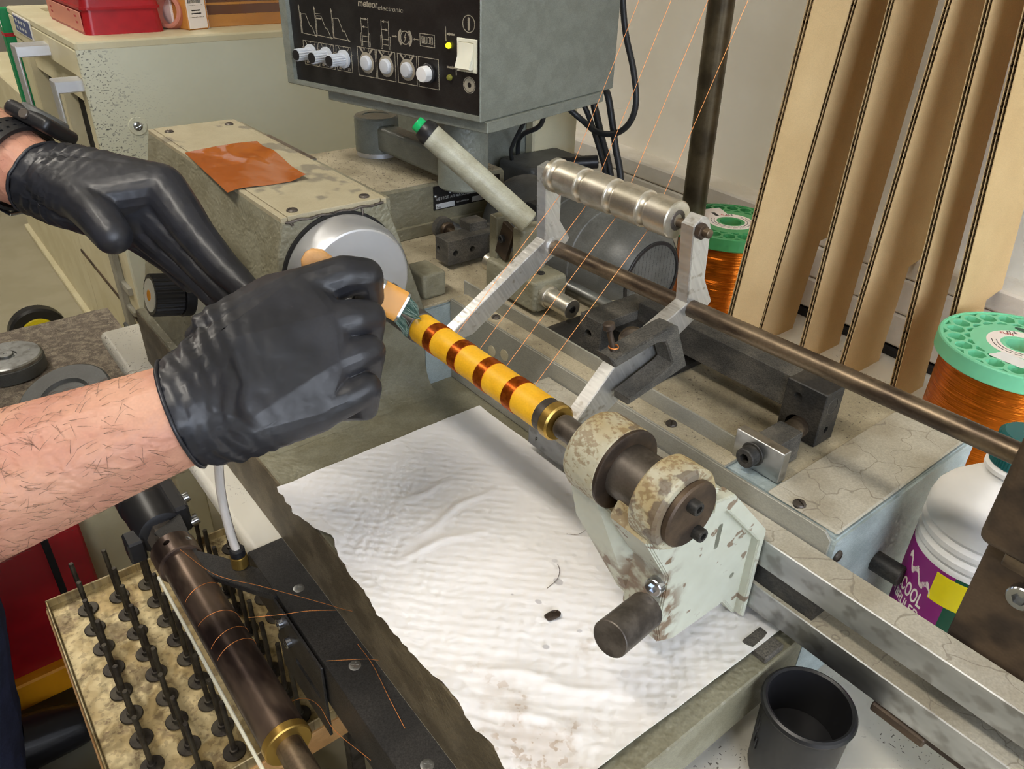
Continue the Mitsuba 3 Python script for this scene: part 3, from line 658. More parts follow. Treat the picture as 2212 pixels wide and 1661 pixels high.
# end stop: long bar, end block, spacer, clamp plate
es = thing('end_stop', 'black long bar with end block and clamped steel plate on the dusty bed', 'stop')
put(es + '__long_bar', bx(.1950, .3640, .2080, .2300, -.0410, -.0118, .0006), M_blackdust, 25)
put(es + '__end_block', drill(bx(.3620, .3980, .2045, .2300, -.0608, -.0118, .0008), [cyl((.378, .19, -.0500), (.378, .22, -.0500), .0095, 0, 32), cyl((.3745, .19, -.0240), (.3745, .2075, -.0240), .0036, 0, 24), cyl((.395, .2165, -.0480), (.41, .2165, -.0480), .0030, 0, 20)]), M_blackox, 25)
put(es + '__end_cap_ring', ringm((.3978, .2165, -.0255), (.3983, .2165, -.0255), .0074, .0066, 40, .0001), M_blackdust, 30)
put(es + '__round_stem', cyl((.385, .176, -.0460), (.380, .216, -.0500), .0088, .0004, 40), M_rod, 30)
put(es + '__spacer', bx(.3780, .3985, .1505, .1800, -.0605, -.0350, .0005), M_blackdust, 25)
put(es + '__clamp_plate', bx(.3655, .4083, .1414, .1506, -.0612, -.0340, .0006), M_rail, 25)
put(es + '__washer', ringm((.3830, .1416, -.0480), (.3830, .1404, -.0480), .0098, .004, 40), M_blackox, 30)
put(es + '__socket_screw', drill(cyl((.3830, .1410, -.0480), (.3830, .1310, -.0480), .0080, .0008, 48), [moved(trimesh.creation.cylinder(.0042, .012, sections=6), frame((.3830, .1315, -.0480), *basis((0, 1, 0))))]), M_blackox, 30)
# motor
mt = thing('electric_motor', 'dark grey round motor with a black grille end behind the rod', 'motor')
MY, MZ, MR = .318, -.045, .060
put(mt + '__housing', lathe((-.13, MY, MZ), (1, 0, 0), [(0, .05), (.002, MR - .003), (.01, MR), (.110, MR), (.111, MR + .0012), (.114, MR + .0012), (.115, MR), (.165, MR), (.166, MR + .0012), (.170, MR + .0012), (.171, MR), (.215, MR - .001), (.232, MR - .006), (.243, MR - .016), (.2435, MR - .020)], 96), M_motor, 30)
gr = [ringm((.1105, MY, MZ), (.1150, MY, MZ), .0435, .0395, 64)]
for k in range(-6, 7):
    s = k * .0058; h = math.sqrt(max(.0405 ** 2 - s * s, 1e-6))
    gr += [bx(.1110, .1135, MY + s - .0006, MY + s + .0006, MZ - h, MZ + h, .0002), bx(.1110, .1132, MY - h, MY + h, MZ + s - .0006, MZ + s + .0006, .0002)]
put(mt + '__grille', cat_(gr), M_black, 25)
put(mt + '__grille_back', cyl((.104, MY, MZ), (.1105, MY, MZ), .041, .0003, 48), M_void, 30)
put(mt + '__foot', bx(-.10, .08, MY + .0185, MY + .055, TABLE_Z, MZ - .045, .002), M_motor, 25)
bb = thing('junction_box', 'black plastic junction box standing behind the gearbox', 'box')
put(bb + '__box', rbox(-.285, -.205, .405, .520, TABLE_Z, -.012, .008), M_darkgrey, 30)
put(bb + '__cable_gland', cat_([cyl((-.225, .47, -.020), (-.188, .52, -.014), .010, .001), cyl((-.195, .455, -.05), (-.17, .455, -.05), .008, .001)]), M_black, 30)
put('cable_clip', cat_([bx(-.050, -.044, .268, .282, -.061, .006, .001), bx(-.050, -.030, .268, .282, .000, .008, .001)]), M_black, 25, 'small black clip standing on the bed behind the lever', 'clip')

# ------------------------------------------------------------------ control box on its swivel arm
P = np.array([-.0286, .188, .1124]); EU = np.array([.96877, .24794, 0]); EN = np.array([.24794, -.96877, 0]); EZ = np.array([0, 0, 1.0])
CB = frame(P, EU, EZ, EN)           # local: x along the front, y up, z out of the front panel
sa = thing('swivel_arm', 'grey hammer-finish swivel arm on a bright aluminium ring under the control box', 'arm')
put(sa + '__base_ring', cyl((-.335, .232, .0055), (-.335, .232, .0135), .0292, .0006, 64), M_alu_bright, 30)
put(sa + '__column', lathe((-.335, .232, .0125), (0, 0, 1), [(0, .0305), (.0440, .0300), (.0465, .0285), (.0467, .018), (.0455, .0175), (.0455, .010)], 64), M_greypaint, 30)
put(sa + '__arm', m3_arm if False else rbox(-.330, -.130, .2180, .2460, .0165, .0500, .006), M_greypaint, 30)
put(sa + '__box_column', lathe((-.128, .232, .0130), (0, 0, 1), [(0, .029), (.002, .0305), (.092, .0300), (.094, .029)], 64), M_greypaint, 30)
cb = thing('control_box', 'grey metal control box with a black panel, knobs and rocker switch', 'control box')
BW, BH, BD = .3095, .205, .262
shell = man(moved(bx(-BW, 0, 0, BH, -BD, 0.004, .0012), CB)) - man(moved(trimesh.creation.box(bounds=[[-BW + .0135, .0055, -.004], [-.0015, BH - .004, .02]]), CB))
put(cb + '__housing', tm(shell), M_greypaint, 25)
pn = put(cb + '__front_panel', moved(bx(-BW + .0130, -.0012, .0050, BH - .0035, -.0045, -.0015, .0003), CB), M_blackpanel, False)
put(cb + '__bottom_plate', cat_([moved(bx(-.245, .003, -.012, -.0002, -.235, -.012, .0005), CB), moved(bx(-.245, .003, -.012, -.0002, -.014, -.004, .0008), CB)]), M_greypaint, 25)
put(cb + '__housing_screw', screw(P + EZ * .108 - EN * .240 + EU * .0001, EU, .0042, .0022, 30), M_chrome, 35)
def on(u, v, w=0): return P + EU * u + EZ * v + EN * w
PZ = -.0014
def pm(u, v): return frame(on(u, v, PZ), EU, EZ, EN)
STR = []
def line(pts, w=.0007):
    for (u0, v0), (u1, v1) in zip(pts[:-1], pts[1:]):
        d = np.array([u1 - u0, v1 - v0]); L = np.linalg.norm(d); d /= L; nn = np.array([-d[1], d[0]]) * w / 2
        q = [(u0, v0) - nn - d * w / 2, (u1, v1) - nn + d * w / 2, (u1, v1) + nn + d * w / 2, (u0, v0) + nn - d * w / 2]
        STR.append(moved(flat(Polygon(q), .0002), pm(0, 0)))
def area(pts): STR.append(moved(flat(Polygon(pts), .0002), pm(0, 0)))
def rect(u0, v0, u1, v1, w=.0007): line([(u0, v0), (u1, v0), (u1, v1), (u0, v1), (u0, v0)], w)
def circle(u, v, r, w): 
    STR.append(moved(flat(Point(u, v).buffer(r).difference(Point(u, v).buffer(r - w)), .0002), pm(0, 0)))
def arrow(u0, v0, u1, v1, w=.0012, h=.004):
    d = np.array([u1 - u0, v1 - v0]); L = np.linalg.norm(d); d /= L; n_ = np.array([-d[1], d[0]])
    line([(u0, v0), tuple(np.array([u1, v1]) - d * h)], w)
    area([(u1, v1), tuple(np.array([u1, v1]) - d * h + n_ * h * .4), tuple(np.array([u1, v1]) - d * h - n_ * h * .4)])
# three speed diagrams
for u in (-.2790, -.2520, -.2230):
    arrow(u, .0595, u - .0005, .0900, .0007, .0035); arrow(u, .0595, u + .0285, .0585, .0007, .0035)
    line([(u + .001, .0595), (u + .0015, .0800), (u + .0105, .0805), (u + .0165, .0685), (u + .0195, .0680), (u + .0245, .0590)])
line([(-.2775, .060), (-.2772, .0810)], .0014); line([(-.2500, .0775), (-.2425, .0775)], .0014); line([(-.2508, .0825), (-.2430, .0825)], .0006); line([(-.2075, .0680), (-.2030, .0680)], .0014)
# knob scales
for u in (-.2780, -.2502, -.2205):
    rect(u, .0250, u + .0255, .0515)
    c0 = (u + .0130, .0385)
    for q in np.radians([20, 55, 90, 125, 160]):
        line([(c0[0] + .0115 * math.cos(q), c0[1] + .0115 * math.sin(q)), (c0[0] + .016 * math.cos(q), min(c0[1] + .016 * math.sin(q), .0515))], .0006)
    area([(u + .003, .0265), (u + .008, .0265), (u + .006, .0300), (u + .003, .0285)])
    STR.append(text('0', .0030, pm(u + .0095, .0262), .0002)); STR.append(text('10', .0030, pm(u + .0170, .0262), .0002))
# rotary switches
for u in (-.1703, -.1396, -.1073):
    rect(u - .0142, .0240, u + .0142, .0540)
    circle(u, .0385, .0112, .0032)
    for s in (-1, 1): line([(u + s * .0045, .0480), (u + s * .0098, .0535)], .0022)
    STR.append(text('0', .0032, pm(u - .0048, .0510), .0002)); STR.append(text('1', .0032, pm(u + .0030, .0510), .0002))
rect(-.0905, .0240, -.0615, .0540)
# traverse symbols
for u, s in ((-.1700, 1), (-.1385, -1)):
    line([(u - .0055, .0845), (u - .0050, .0570)]); line([(u + .0055, .0845), (u + .0050, .0570)])
    for q in (-1, 1): rect(u + q * .0060 - .0012, .0560, u + q * .0060 + .0012, .0690, .0006)
    line([(u - .005, .0660), (u + .005, .0660)]); line([(u - .005, .0605), (u + .005, .0605)])
    arrow(u - .0045 * s, .0835, u + .0045 * s, .0835, .0008, .0035); arrow(u + .0045 * s, .0755, u - .0045 * s, .0755, .0008, .0035)
# brake, counter, limit symbols
circle(-.1088, .0705, .0070, .0010)
for s in (-1, 1):
    area([(-.1088 + s * r * math.cos(q), .0705 + r * math.sin(q)) for r, qs in ((.0105, np.linspace(-.9, .9, 9)), (.0076, np.linspace(.9, -.9, 9))) for q in qs])
    arrow(-.1088 + s * .0190, .0705, -.1088 + s * .0115, .0705, .0008, .0030)
line([(-.1078, .0745), (-.1098, .0705), (-.1078, .0710), (-.1100, .0665)], .0008)
rect(-.0870, .0650, -.0665, .0770)
for k in range(4): rect(-.0842 + k * .0042, .0680, -.0818 + k * .0042, .0742, .0007)
line([(-.0505, .0735), (-.0510, .0865)], .0009); arrow(-.0395, .0800, -.0500, .0800, .0018, .0045)
line([(-.0370, .0420), (-.0372, .0550)], .0009); arrow(-.0490, .0485, -.0380, .0485, .0018, .0045)
circle(-.0200, .0918, .0082, .0008); area([(-.0200 + .0015 * math.cos(q), .0918 + (.0045 if math.sin(q) > 0 else -.0045) + .0015 * math.sin(q)) for q in np.linspace(0, 2 * np.pi, 25)[:-1]])
circle(-.0194, .0343, .0082, .0008); circle(-.0194, .0343, .0068, .0042)
STR.append(text('meteor', .0060, pm(-.1790, .0960), .0002, True, .15, width=.0300)); STR.append(text('electronic', .0042, pm(-.1480, .0945), .0002, False, .15, width=.0370))
put(pn + '__markings', cat_(STR), M_print, False)
for u in (-.2650, -.2372, -.2075):
    c0 = on(u, .0385, PZ)
    kb = put(cb + '__knob', cat_([lathe(c0, EN, [(0, .0098), (.003, .0098), (.0035, .0085)], 40), moved(flat(Polygon([((.0066 + .0004 * math.cos(16 * q)) * math.cos(q), (.0066 + .0004 * math.cos(16 * q)) * math.sin(q)) for q in np.linspace(0, 2 * np.pi, 129)[:-1]]), .0200, .0004), frame(c0 + EN * .003, *basis(EN)))]), M_knobgrey, 30)
    put(kb + '__cap', lathe(c0, EN, [(.0215, .0058), (.0236, .0058), (.0238, .005)], 32), M_black, 30)
for u in (-.1703, -.1396, -.1073):
    put(cb + '__rotary_switch', lathe(on(u, .0385, PZ), EN, [(0, .0080), (.003, .0078), (.0045, .0066), (.0050, .004)], 40), M_knobgrey, 30)
pb = put(cb + '__push_button', lathe(on(-.0755, .0390, PZ), EN, [(0, .0080), (.011, .0080), (.0125, .0072), (.0128, .004)], 40), M_white, 30)
put(pb + '__bezel', ringm(on(-.0755, .0390, PZ), on(-.0755, .0390, PZ + .0035), .0100, .0080), M_black, 30)
put(cb + '__indicator_lamp', lathe(on(-.0463, .0694, PZ), EN, [(0, .0030), (.002, .0030), (.0036, .0022), (.0042, .0006)], 24), 'm_led_lit', 40)
scene[cb + '__indicator_lamp']['emitter'] = {'type': 'area', 'radiance': rgb((1.3, 1.15, .03))}
put(cb + '__indicator_lamp', lathe(on(-.0456, .0385, PZ), EN, [(0, .0030), (.002, .0030), (.0036, .0022), (.0042, .0006)], 24), M_led_off, 40)
sw = put(cb + '__rocker_switch', tm(man(moved(bx(-.0342, -.0080, .0468, .0784, PZ, .0010, .0005), CB)) - man(moved(trimesh.creation.box(bounds=[[-.0318, .0492, -.0008], [-.0118, .0752, .01]]), CB))), M_ivory, 25)
put(sw + '__rocker', moved(prism([(.0496, -.0010), (.0748, -.0010), (.0746, .0020), (.0650, .0026), (.0510, .0085), (.0500, .0070)], 'x', -.0314, -.0122, .0004), CB), M_ivory, 25)
# ------------------------------------------------------------------ paper towel on the machine base
def paper():
    nx, ny = 190, 116
    X, Y = np.meshgrid(np.linspace(.073, .4525, nx), np.linspace(-.1195, .1120, ny), indexing='ij')
    e0 = (meshkit.fbm(np.stack([X * 55, X * 0 + 3, X * 0], -1), 4) - .5) * .008 + .0022 * np.sin(X * 40)
    Yw = Y + e0 * np.clip((-.090 - Y) / .03, 0, 1)
    Yw = Yw + .006 * np.exp(-((X - .165) / .012) ** 2) * np.clip((-.095 - Y) / .025, 0, 1)
    Xw = X + (-.0015 + .004 * np.clip((-.08 - Y) / .04, 0, 1)) * np.clip((.085 - X) / .012, 0, 1) + (Y + .1) * .02 * np.clip((X - .44) / .012, 0, 1)
    p = np.stack([Xw, Yw], -1)
    Z = -.1584 + .0012 + (meshkit.fbm(np.stack([X * 28, Y * 28, X * 0], -1), 4, 5) - .35) * .0022
    def ridge(x0, y0, x1, y1, h, w):
        d = np.array([x1 - x0, y1 - y0]); L = np.linalg.norm(d); d /= L
        s = (Xw - x0) * d[0] + (Yw - y0) * d[1]; q = -(Xw - x0) * d[1] + (Yw - y0) * d[0] + .003 * np.sin(s * 90)
        return h * np.exp(-(q / w) ** 2) * np.clip(np.minimum(s, L - s) / (L * .3), 0, 1)
    Z = Z + ridge(.205, -.055, .190, .045, .0022, .0035) + ridge(.215, -.09, .235, .01, .0020, .004) + ridge(.155, -.04, .165, .02, .0012, .004)
    Z = Z + ridge(.33, -.10, .43, -.02, .0022, .006) + ridge(.36, -.11, .44, -.06, .002, .005)
    Z = Z + .0045 * np.clip((X - .430) / .022, 0, 1) ** 1.5 + .003 * np.clip((-.105 - Y) / .014, 0, 1) * (.4 + meshkit.noise(np.stack([X * 40, X * 0, X * 0], -1), 2))
    top = np.stack([Xw, Yw, Z], -1).reshape(-1, 3); bot = top - [0, 0, .0004]
    i, j = np.meshgrid(np.arange(nx - 1), np.arange(ny - 1), indexing='ij'); a = (i * ny + j).ravel(); N = nx * ny
    ft = np.vstack([np.stack([a, a + ny, a + ny + 1], 1), np.stack([a, a + ny + 1, a + 1], 1)])
    b = np.concatenate([np.arange(ny), np.arange(ny - 1, N, ny)[1:], np.arange(N - 1, N - ny - 1, -1)[1:], np.arange(N - ny, -1, -ny)[1:-1]])
    bn = np.roll(b, -1)
    side = np.vstack([np.stack([b, bn, bn + N], 1), np.stack([b, bn + N, b + N], 1)])
    return trimesh.Trimesh(np.vstack([top, bot]), np.vstack([ft, ft[:, ::-1] + N, side]), process=False)
pp_ = paper(); trimesh.repair.fix_normals(pp_) if False else None
put('paper_towel', pp_, M_paper, 50, 'white embossed paper towel with brown stains covering the machine base', 'paper towel')
fl = trimesh.creation.icosphere(2, 1); fl.vertices *= [.0042, .0062, .0009]; fl.vertices += (meshkit.noise(fl.vertices * 600, 3)[:, None] - .5) * .0022
fl.apply_translation((.3420, -.0175, -.1550))
put('paint_flake', fl, M_brownsteel, 30, 'small brown flake lying on the paper towel below the tailstock', 'flake')
def strand(pts, r, m, label, cat='wire', key='copper_strand', group=None):
    put(key, tube(spline(pts, 8), r, 6), m, True, label, cat, group)
strand([(.318, -.002, -.1560), (.316, .010, -.1552), (.310, .018, -.1550), (.303, .022, -.1558)], .00022, M_hair, 'curved dark hair lying on the paper towel above the brown flake', 'hair', 'loose_hair')
strand([(.280, .052, -.1562), (.287, .060, -.1556), (.286, .070, -.1556), (.279, .074, -.1562)], .00018, M_hair, 'fine looped hair on the paper towel in the shadow beside the tailstock', 'hair', 'loose_hair')

# ------------------------------------------------------------------ black strip, bracket and old mandrel over the pin rack
bs_ = thing('edge_strip', 'scuffed black metal strip screwed along the table edge beside the paper', 'strip')
put(bs_ + '__strip', cat_([bx(.052, .62, -.1512, -.1168, TABLE_Z + .0004, -.2362, .0003), bx(.052, .62, -.1520, -.1490, -.290, -.2362, .0004)]), M_stripblack, False)
for x in (.1248, .2316, .3414, .45):
    put(bs_ + '__screw', screw((x, -.1325, -.2363), (0, 0, 1), .0052, .0007, rng.uniform(0, 90), 'cross'), M_rail, 35)
put(bs_ + '__slotted_bracket', drill(cat_([bx(.118, .215, -.1560, -.1535, -.330, -.2400, .0005)]), [rbox(.155, .205, -.2, -.1, -.292, -.282, .0045)]), M_stripblack, 25)
for x, z in ((.1345, -.257), (.1480, -.270)):
    put(bs_ + '__hex_screw', screw((x, -.1560, z), (0, -1, 0), .0050, .0050, 0, 'hex'), M_chrome, 30)
om = thing('old_mandrel', 'stained dark steel winding mandrel with a brass end ring above the pin rack', 'mandrel')
OY = -.205; oz = lambda x: -.2500 + (x - .02) * .030
def oc(x): return np.array([x, OY, oz(x)])
put(om + '__tube', cyl(oc(.016), oc(.2540), .0180, .0006, 64), M_oldmandrel, 30)
co = put(om + '__collar', drill(cyl(oc(-.012), oc(.0165), .0218, .0012, 64), [cyl((.000, OY - .006, -.2), (.000, OY - .006, -.26), .0032, 0, 20)]), M_oldmandrel, 30)
put(co + '__socket_screw', screw((.002, OY + .0135, oz(0) + .0165), (0, .62, .78), .0032, .0008, 0, 'hex'), M_chrome, 30)
put(om + '__brass_ring', cyl(oc(.2535), oc(.2620), .0188, .0010, 64), M_brass, 30)
put(om + '__shaft', cyl(oc(.2610), oc(.34), .0105, .0004, 40), M_rod, 30)
put(om + '__hex_neck', cat_([moved(trimesh.creation.cylinder(.0165, .024, sections=6), frame(oc(-.030), *basis((1, 0, 0.03)))), cyl(oc(-.020), oc(-.010), .0140, .0005)]), M_darkmetal, 25)
put(om + '__guide_rod', cyl((.012, OY - .0225, oz(.012) - .006), (.30, OY - .0225, oz(.30) - .006), .0016, .0002, 12), M_ivory, 30)
for x, ti in ((.0735, .003), (.1150, -.002), (.1395, .003), (.1560, .002)):
    q = np.linspace(-.3, 2.6, 40)
    c = oc(x)
    put(om + '__wire_turn', tube(np.stack([x + ti * (q - 1.2), OY + .0183 * np.cos(q), c[2] + .0183 * np.sin(q)], 1), .00022, 6), M_wire, True)
sp = thing('clamp_head', 'black cylindrical clamp head holding the old mandrel', 'clamp head')
put(sp + '__body', lathe(oc(-.041), (-1, 0, -.03), [(0, .017), (.002, .0235), (.014, .0250), (.060, .0262), (.062, .0275), (.085, .0275), (.088, .0245), (.120, .0245)], 56), M_black, 30)
put(sp + '__lug', cat_([bx(-.105, -.044, OY + .014, OY + .030, oz(-.07) - .012, oz(-.07) + .022, .003), bx(-.060, -.036, OY - .036, OY - .020, oz(-.05) - .02, oz(-.05) + .006, .002)]), M_black, 25)
for x, z in ((-.070, .012), (-.050, -.006)):
    put(sp + '__hex_bolt', screw((x, OY + .030, oz(x) + z), (0, 1, .2), .0055, .0075, 0, 'hex'), M_chrome, 30)
put(sp + '__bracket', prism(Polygon([(-.045, -.185), (.0200, -.1895), (.0416, -.1740), (.0774, -.1520), (.120, -.1520), (.120, -.1545), (.1020, -.1665), (.0522, -.1960), (-.03, -.2150)]), 'z', -.2430, -.2366, .0006), M_stripblack, 25)
put(sp + '__hose_fitting', cat_([cyl((.0645, -.1640, -.2366), (.0645, -.1640, -.2230), .0078, .0006, 32), cyl((.0645, -.1640, -.2300), (.0645, -.1640, -.2200), .0062, .0006, 32)]), M_brass, 30)
put(sp + '__hose_nut', cyl((.0645, -.1640, -.2235), (.0643, -.1641, -.2150), .0070, .001, 32), M_black, 30)
strand([(.0643, -.1641, -.2180), (.0605, -.1648, -.2080), (.0562, -.165, -.1880), (.0550, -.165, -.1626), (.0625, -.165, -.1309), (.0780, -.1640, -.1000), (.1050, -.1500, -.0700), (.120, -.128, -.05)], .0042, M_hose, 'translucent grey air hose rising from a brass fitting beside the table edge', 'hose', 'air_hose')
strand([(.0250, -.2050, -.2230), (.0750, -.1900, -.2240), (.1070, -.1624, -.2290), (.1374, -.1404, -.2300), (.1622, -.1254, -.2280), (.1863, -.1190, -.2180), (.205, -.1180, -.205)], .00025, M_wire, 'long loose copper strand sweeping over the black strip, uppermost of the strands')
strand([(.1400, -.1850, -.2260), (.1500, -.1600, -.2300), (.1600, -.1400, -.2300), (.1768, -.1203, -.2270)], .00025, M_wire, 'short arched copper strand on the black strip just below the longest one')
strand([(.2150, -.1210, -.2340), (.2450, -.1230, -.2290), (.2782, -.1277, -.2300), (.3068, -.1303, -.2350)], .00025, M_wire, 'copper strand lying on the black strip beside the lowest two screws')
strand([(.2150, -.1500, -.2340), (.2280, -.1330, -.2320), (.2380, -.1230, -.2290), (.2480, -.1185, -.2240)], .00022, M_wire, 'fine copper strand crossing the black strip near its middle screw')
strand([(.1600, -.1760, -.33), (.2017, -.1706, -.2800), (.2383, -.1699, -.2500), (.2684, -.171, -.2460), (.3108, -.1626, -.2400)], .00025, M_wire, 'copper strand hanging between the old mandrel and the black strip')

# ------------------------------------------------------------------ pin rack
pr = thing('pin_rack', 'stained brass-coloured tray with rows of upright dark pins under the old mandrel', 'pin rack')
tx0, tx1, ty0, ty1, tz = -.1985, .1340, -.3225, -.0900, -.4200
put(pr + '__tray', bx(tx0, tx1, ty0, ty1, tz - .003, tz, .0004), M_brasstray, False)
for a in ((tx0 - .0025, tx0, ty0 - .0025, ty1 + .0025), (tx1, tx1 + .0025, ty0 - .0025, ty1 + .0025), (tx0 - .0005, tx1 + .0005, ty0 - .0025, ty0), (tx0 - .0005, tx1 + .0005, ty1, ty1 + .0025)):
    put(pr + '__rim', bx(*a, tz - .012, tz + .0105, .0008), M_rail if False else M_brasstray, False)
put(pr + '__skirt', cat_([bx(tx0 - .004, tx0 - .002, ty0 - .004, ty1, tz - .030, tz - .002, .0005), bx(tx1 + .002, tx1 + .005, ty0, ty1, tz - .035, tz - .004, .0005), bx(tx0, tx1, ty0 - .005, ty0 - .003, tz - .030, tz - .002, .0005)]), M_wood, False)
for x, y in ((tx0 + .01, ty0 + .01), (tx1 - .01, ty0 + .01), (tx0 + .01, ty1 - .01), (tx1 - .01, ty1 - .01)):
    put(pr + '__leg', bx(x - .008, x + .008, y - .008, y + .008, FLOOR_Z, tz - .002, .001), M_darkmetal, False)
pinm = mikit.ply(cyl((0, 0, 0), (0, 0, .0760), .0026, .0003, 12), M_pin, smooth=30)
dsm = mikit.ply(cat_([lathe((0, 0, 0), (0, 0, 1), [(0, .0112), (.0016, .0112), (.0020, .0106)], 28), lathe((0, 0, .0015), (0, 0, 1), [(0, .0046), (.004, .0042), (.0045, .003)], 16)]), M_pin, smooth=30)
for i, y in enumerate((-.2872, -.2520, -.2185, -.1835, -.1490, -.1145)):
    for k in range(9 if i else 8):
        x = -.1670 + .03515 * k + rng.uniform(-.0012, .0012); yy = y + rng.uniform(-.0012, .0012)
        if i == 5 and k == 8: continue
        key, n = pr + '__pin', 0
        kk_ = key
        while kk_ in used: n += 1; kk_ = f'{key}_{n:03d}'
        used.add(kk_)
        W = T4().translate([x, yy, tz]) @ T4().rotate([1, 0, 0], rng.uniform(-1.2, 1.2)) @ T4().rotate([0, 1, 0], rng.uniform(-1.2, 1.2))
        scene[kk_] = {**pinm, 'to_world': W}
        scene[kk_ + '__base_disc'] = {**dsm, 'to_world': T4().translate([x, yy, tz])}
put('parts_bin', cat_([bx(.15, .40, -.24, -.155, -.52, -.515), bx(.15, .153, -.24, -.155, -.52, -.45), bx(.15, .40, -.24, -.237, -.52, -.45), bx(.15, .40, -.158, -.155, -.52, -.45), bx(.24, .243, -.24, -.155, -.52, -.46)]), M_blue if False else M_black, False, 'dark divided parts bin beyond the near end of the pin rack', 'bin')
put('bin_stand', bx(.16, .39, -.235, -.16, FLOOR_Z, -.520, .003), M_darkgrey, False, 'dark grey stand under the divided parts bin', 'stand')

# ------------------------------------------------------------------ felt bench at the far left with two discs
fb = thing('felt_bench', 'low bench topped with grey felt left of the white table', 'bench')
def felt():
    n = 60
    X, Y = np.meshgrid(np.linspace(-.865, -.535, n), np.linspace(-.47, -.075, n), indexing='ij')
    Z = -.3600 + .003 * meshkit.fbm(np.stack([X * 60, Y * 60, X * 0], -1), 3)
    top = np.stack([X + .004 * (meshkit.noise(np.stack([Y * 60, X * 0, X * 0], -1)) - .5), Y, Z], -1).reshape(-1, 3)
    i, j = np.meshgrid(np.arange(n - 1), np.arange(n - 1), indexing='ij'); a = (i * n + j).ravel()
    return trimesh.Trimesh(top, np.vstack([np.stack([a, a + n, a + n + 1], 1), np.stack([a, a + n + 1, a + 1], 1)]), process=False)
put(fb + '__felt_pad', cat_([felt(), bx(-.862, -.538, -.467, -.078, -.3650, -.3598, .001)]), M_carpet, 40)
put(fb + '__board', bx(-.865, -.535, -.47, -.075, -.385, -.3648, .002), M_wood, False)
for x in (-.85, -.55):
    for y in (-.45, -.09): put(fb + '__leg', bx(x - .015, x + .015, y - .015, y + .015, FLOOR_Z, -.3845, .002), M_cabplain, False)
dk = thing('steel_disc', 'round galvanised steel disc with a dark rim on the grey felt', 'disc')
DC = np.array([-.705, -.262, -.3575])
put(dk + '__dark_rim', lathe(DC, (0, 0, 1), [(0, .050), (.002, .053), (.022, .053), (.024, .050), (.0242, .02)], 64), M_darkgrey, 30)
put(dk + '__steel_plate', lathe(DC + [0, 0, .0235], (0, 0, 1), [(0, .0515), (.0045, .0515), (.0065, .0490), (.0066, .016), (.0040, .0150), (.0040, .001)], 64), M_rail, 30)
hb = put(dk + '__hub', lathe(DC + [0, 0, .0270], (0, 0, 1), [(0, .0115), (.0055, .0115), (.0062, .0105), (.0062, .003), (.0050, .0022), (.0050, .0005)], 40), M_rail, 30)
for q in (.4, 1.6, 2.9, 4.2, 5.3):
    put(dk + '__stud', lathe(DC + [.034 * math.cos(q), .034 * math.sin(q), .0295], (0, 0, 1), [(0, .0017), (.001, .0014), (.0014, .0006)], 12), M_chrome, 30)
put('grinding_disc', moved(lathe((0, 0, 0), (0, 0, 1), [(-.008, .060), (-.006, .0625), (.006, .0625), (.008, .0600), (.008, .034), (.004, .030), (.004, .012)], 72), frame((-.460, -.218, -.302), *basis((.22, -.25, .94)))), M_darkgrey, 30, 'dark speckled round disc leaning beside the white table corner', 'disc')
put('disc_stand', bx(-.500, -.42, -.262, -.178, FLOOR_Z, -.3200, .003), M_cabplain, False, 'cream post under the dark leaning disc', 'post')

# ------------------------------------------------------------------ tool cart
tc = thing('tool_cart', 'red steel tool cart with an orange bottom rail on black casters', 'tool cart')
put(tc + '__body', bx(-.80, -.3970, -.52, -.3040, -.700, -.43, .004), M_red, False)
put(tc + '__side_post', bx(-.80, -.3850, -.3035, -.2580, -.700, -.43, .003), M_red, False)
put(tc + '__side_groove', bx(-.3865, -.3845, -.3085, -.2990, -.690, -.44, .001), M_void, False)
put(tc + '__bottom_rail', bx(-.802, -.3800, -.524, -.256, -.748, -.698, .003), M_orange, False)
for x, y in ((-.41, -.30), (-.41, -.49), (-.77, -.30), (-.77, -.49)):
    put(tc + '__caster', cat_([cyl((x, y - .011, FLOOR_Z + .022), (x, y + .011, FLOOR_Z + .022), .022, .004, 28), bx(x - .010, x + .010, y - .013, y + .013, FLOOR_Z + .022, -.747, .001)]), M_black, 30)

# ------------------------------------------------------------------ large cream cabinet behind the headstock and what stands on it
cbn = thing('oven_cabinet', 'large pale cream metal cabinet with aluminium handles behind the headstock', 'cabinet')
CX, CT = -.950, .0895
put(cbn + '__side_panel', bx(CX - .012, CX, -.0030, 1.060, FLOOR_Z + .02, CT, .003), M_cab, 25)
put(cbn + '__top', tm(man(bx(-1.592, CX + .0005, -.0030, 1.060, CT - .014, CT + .0015, .003)) - man(trimesh.creation.box(bounds=[[-1.52, .05, CT - .006], [-1.08, .9, CT + .02]]))), M_cabplain, 25)
put(cbn + '__body', bx(-1.588, CX - .011, .0500, 1.05, FLOOR_Z + .02, CT - .012, .003), M_cabplain, 25)
fa = put(cbn + '__fascia', bx(-1.592, CX - .010, -.0030, .0500, .0280, CT - .013, .003), M_cabplain, 25)
put(fa + '__blue_plate', bx(-1.515, -1.335, -.0052, -.0028, .0470, .0845, .0006), M_white, False)
put(fa + '__plate_field', bx(-1.508, -1.342, -.0060, -.0050, .0500, .0810, .0003), M_blue, False)
FM = lambda x, z, y=-.006: frame((x, y, z), (1, 0, 0), (0, 0, 1), (0, -1, 0))
put(fa + '__plate_print', cat_([text('FOURS', .0085, FM(-1.470, .0680), .0004, True), text('MTI', .0085, FM(-1.415, .0545), .0004, True)]) if False else cat_([bx(-1.49 + .030 * k, -1.474 + .030 * k, -.0064, -.0058, z, z + .0065, .0002) for k in range(4) for z in (.0690, .0560)]), M_knobgrey, False)
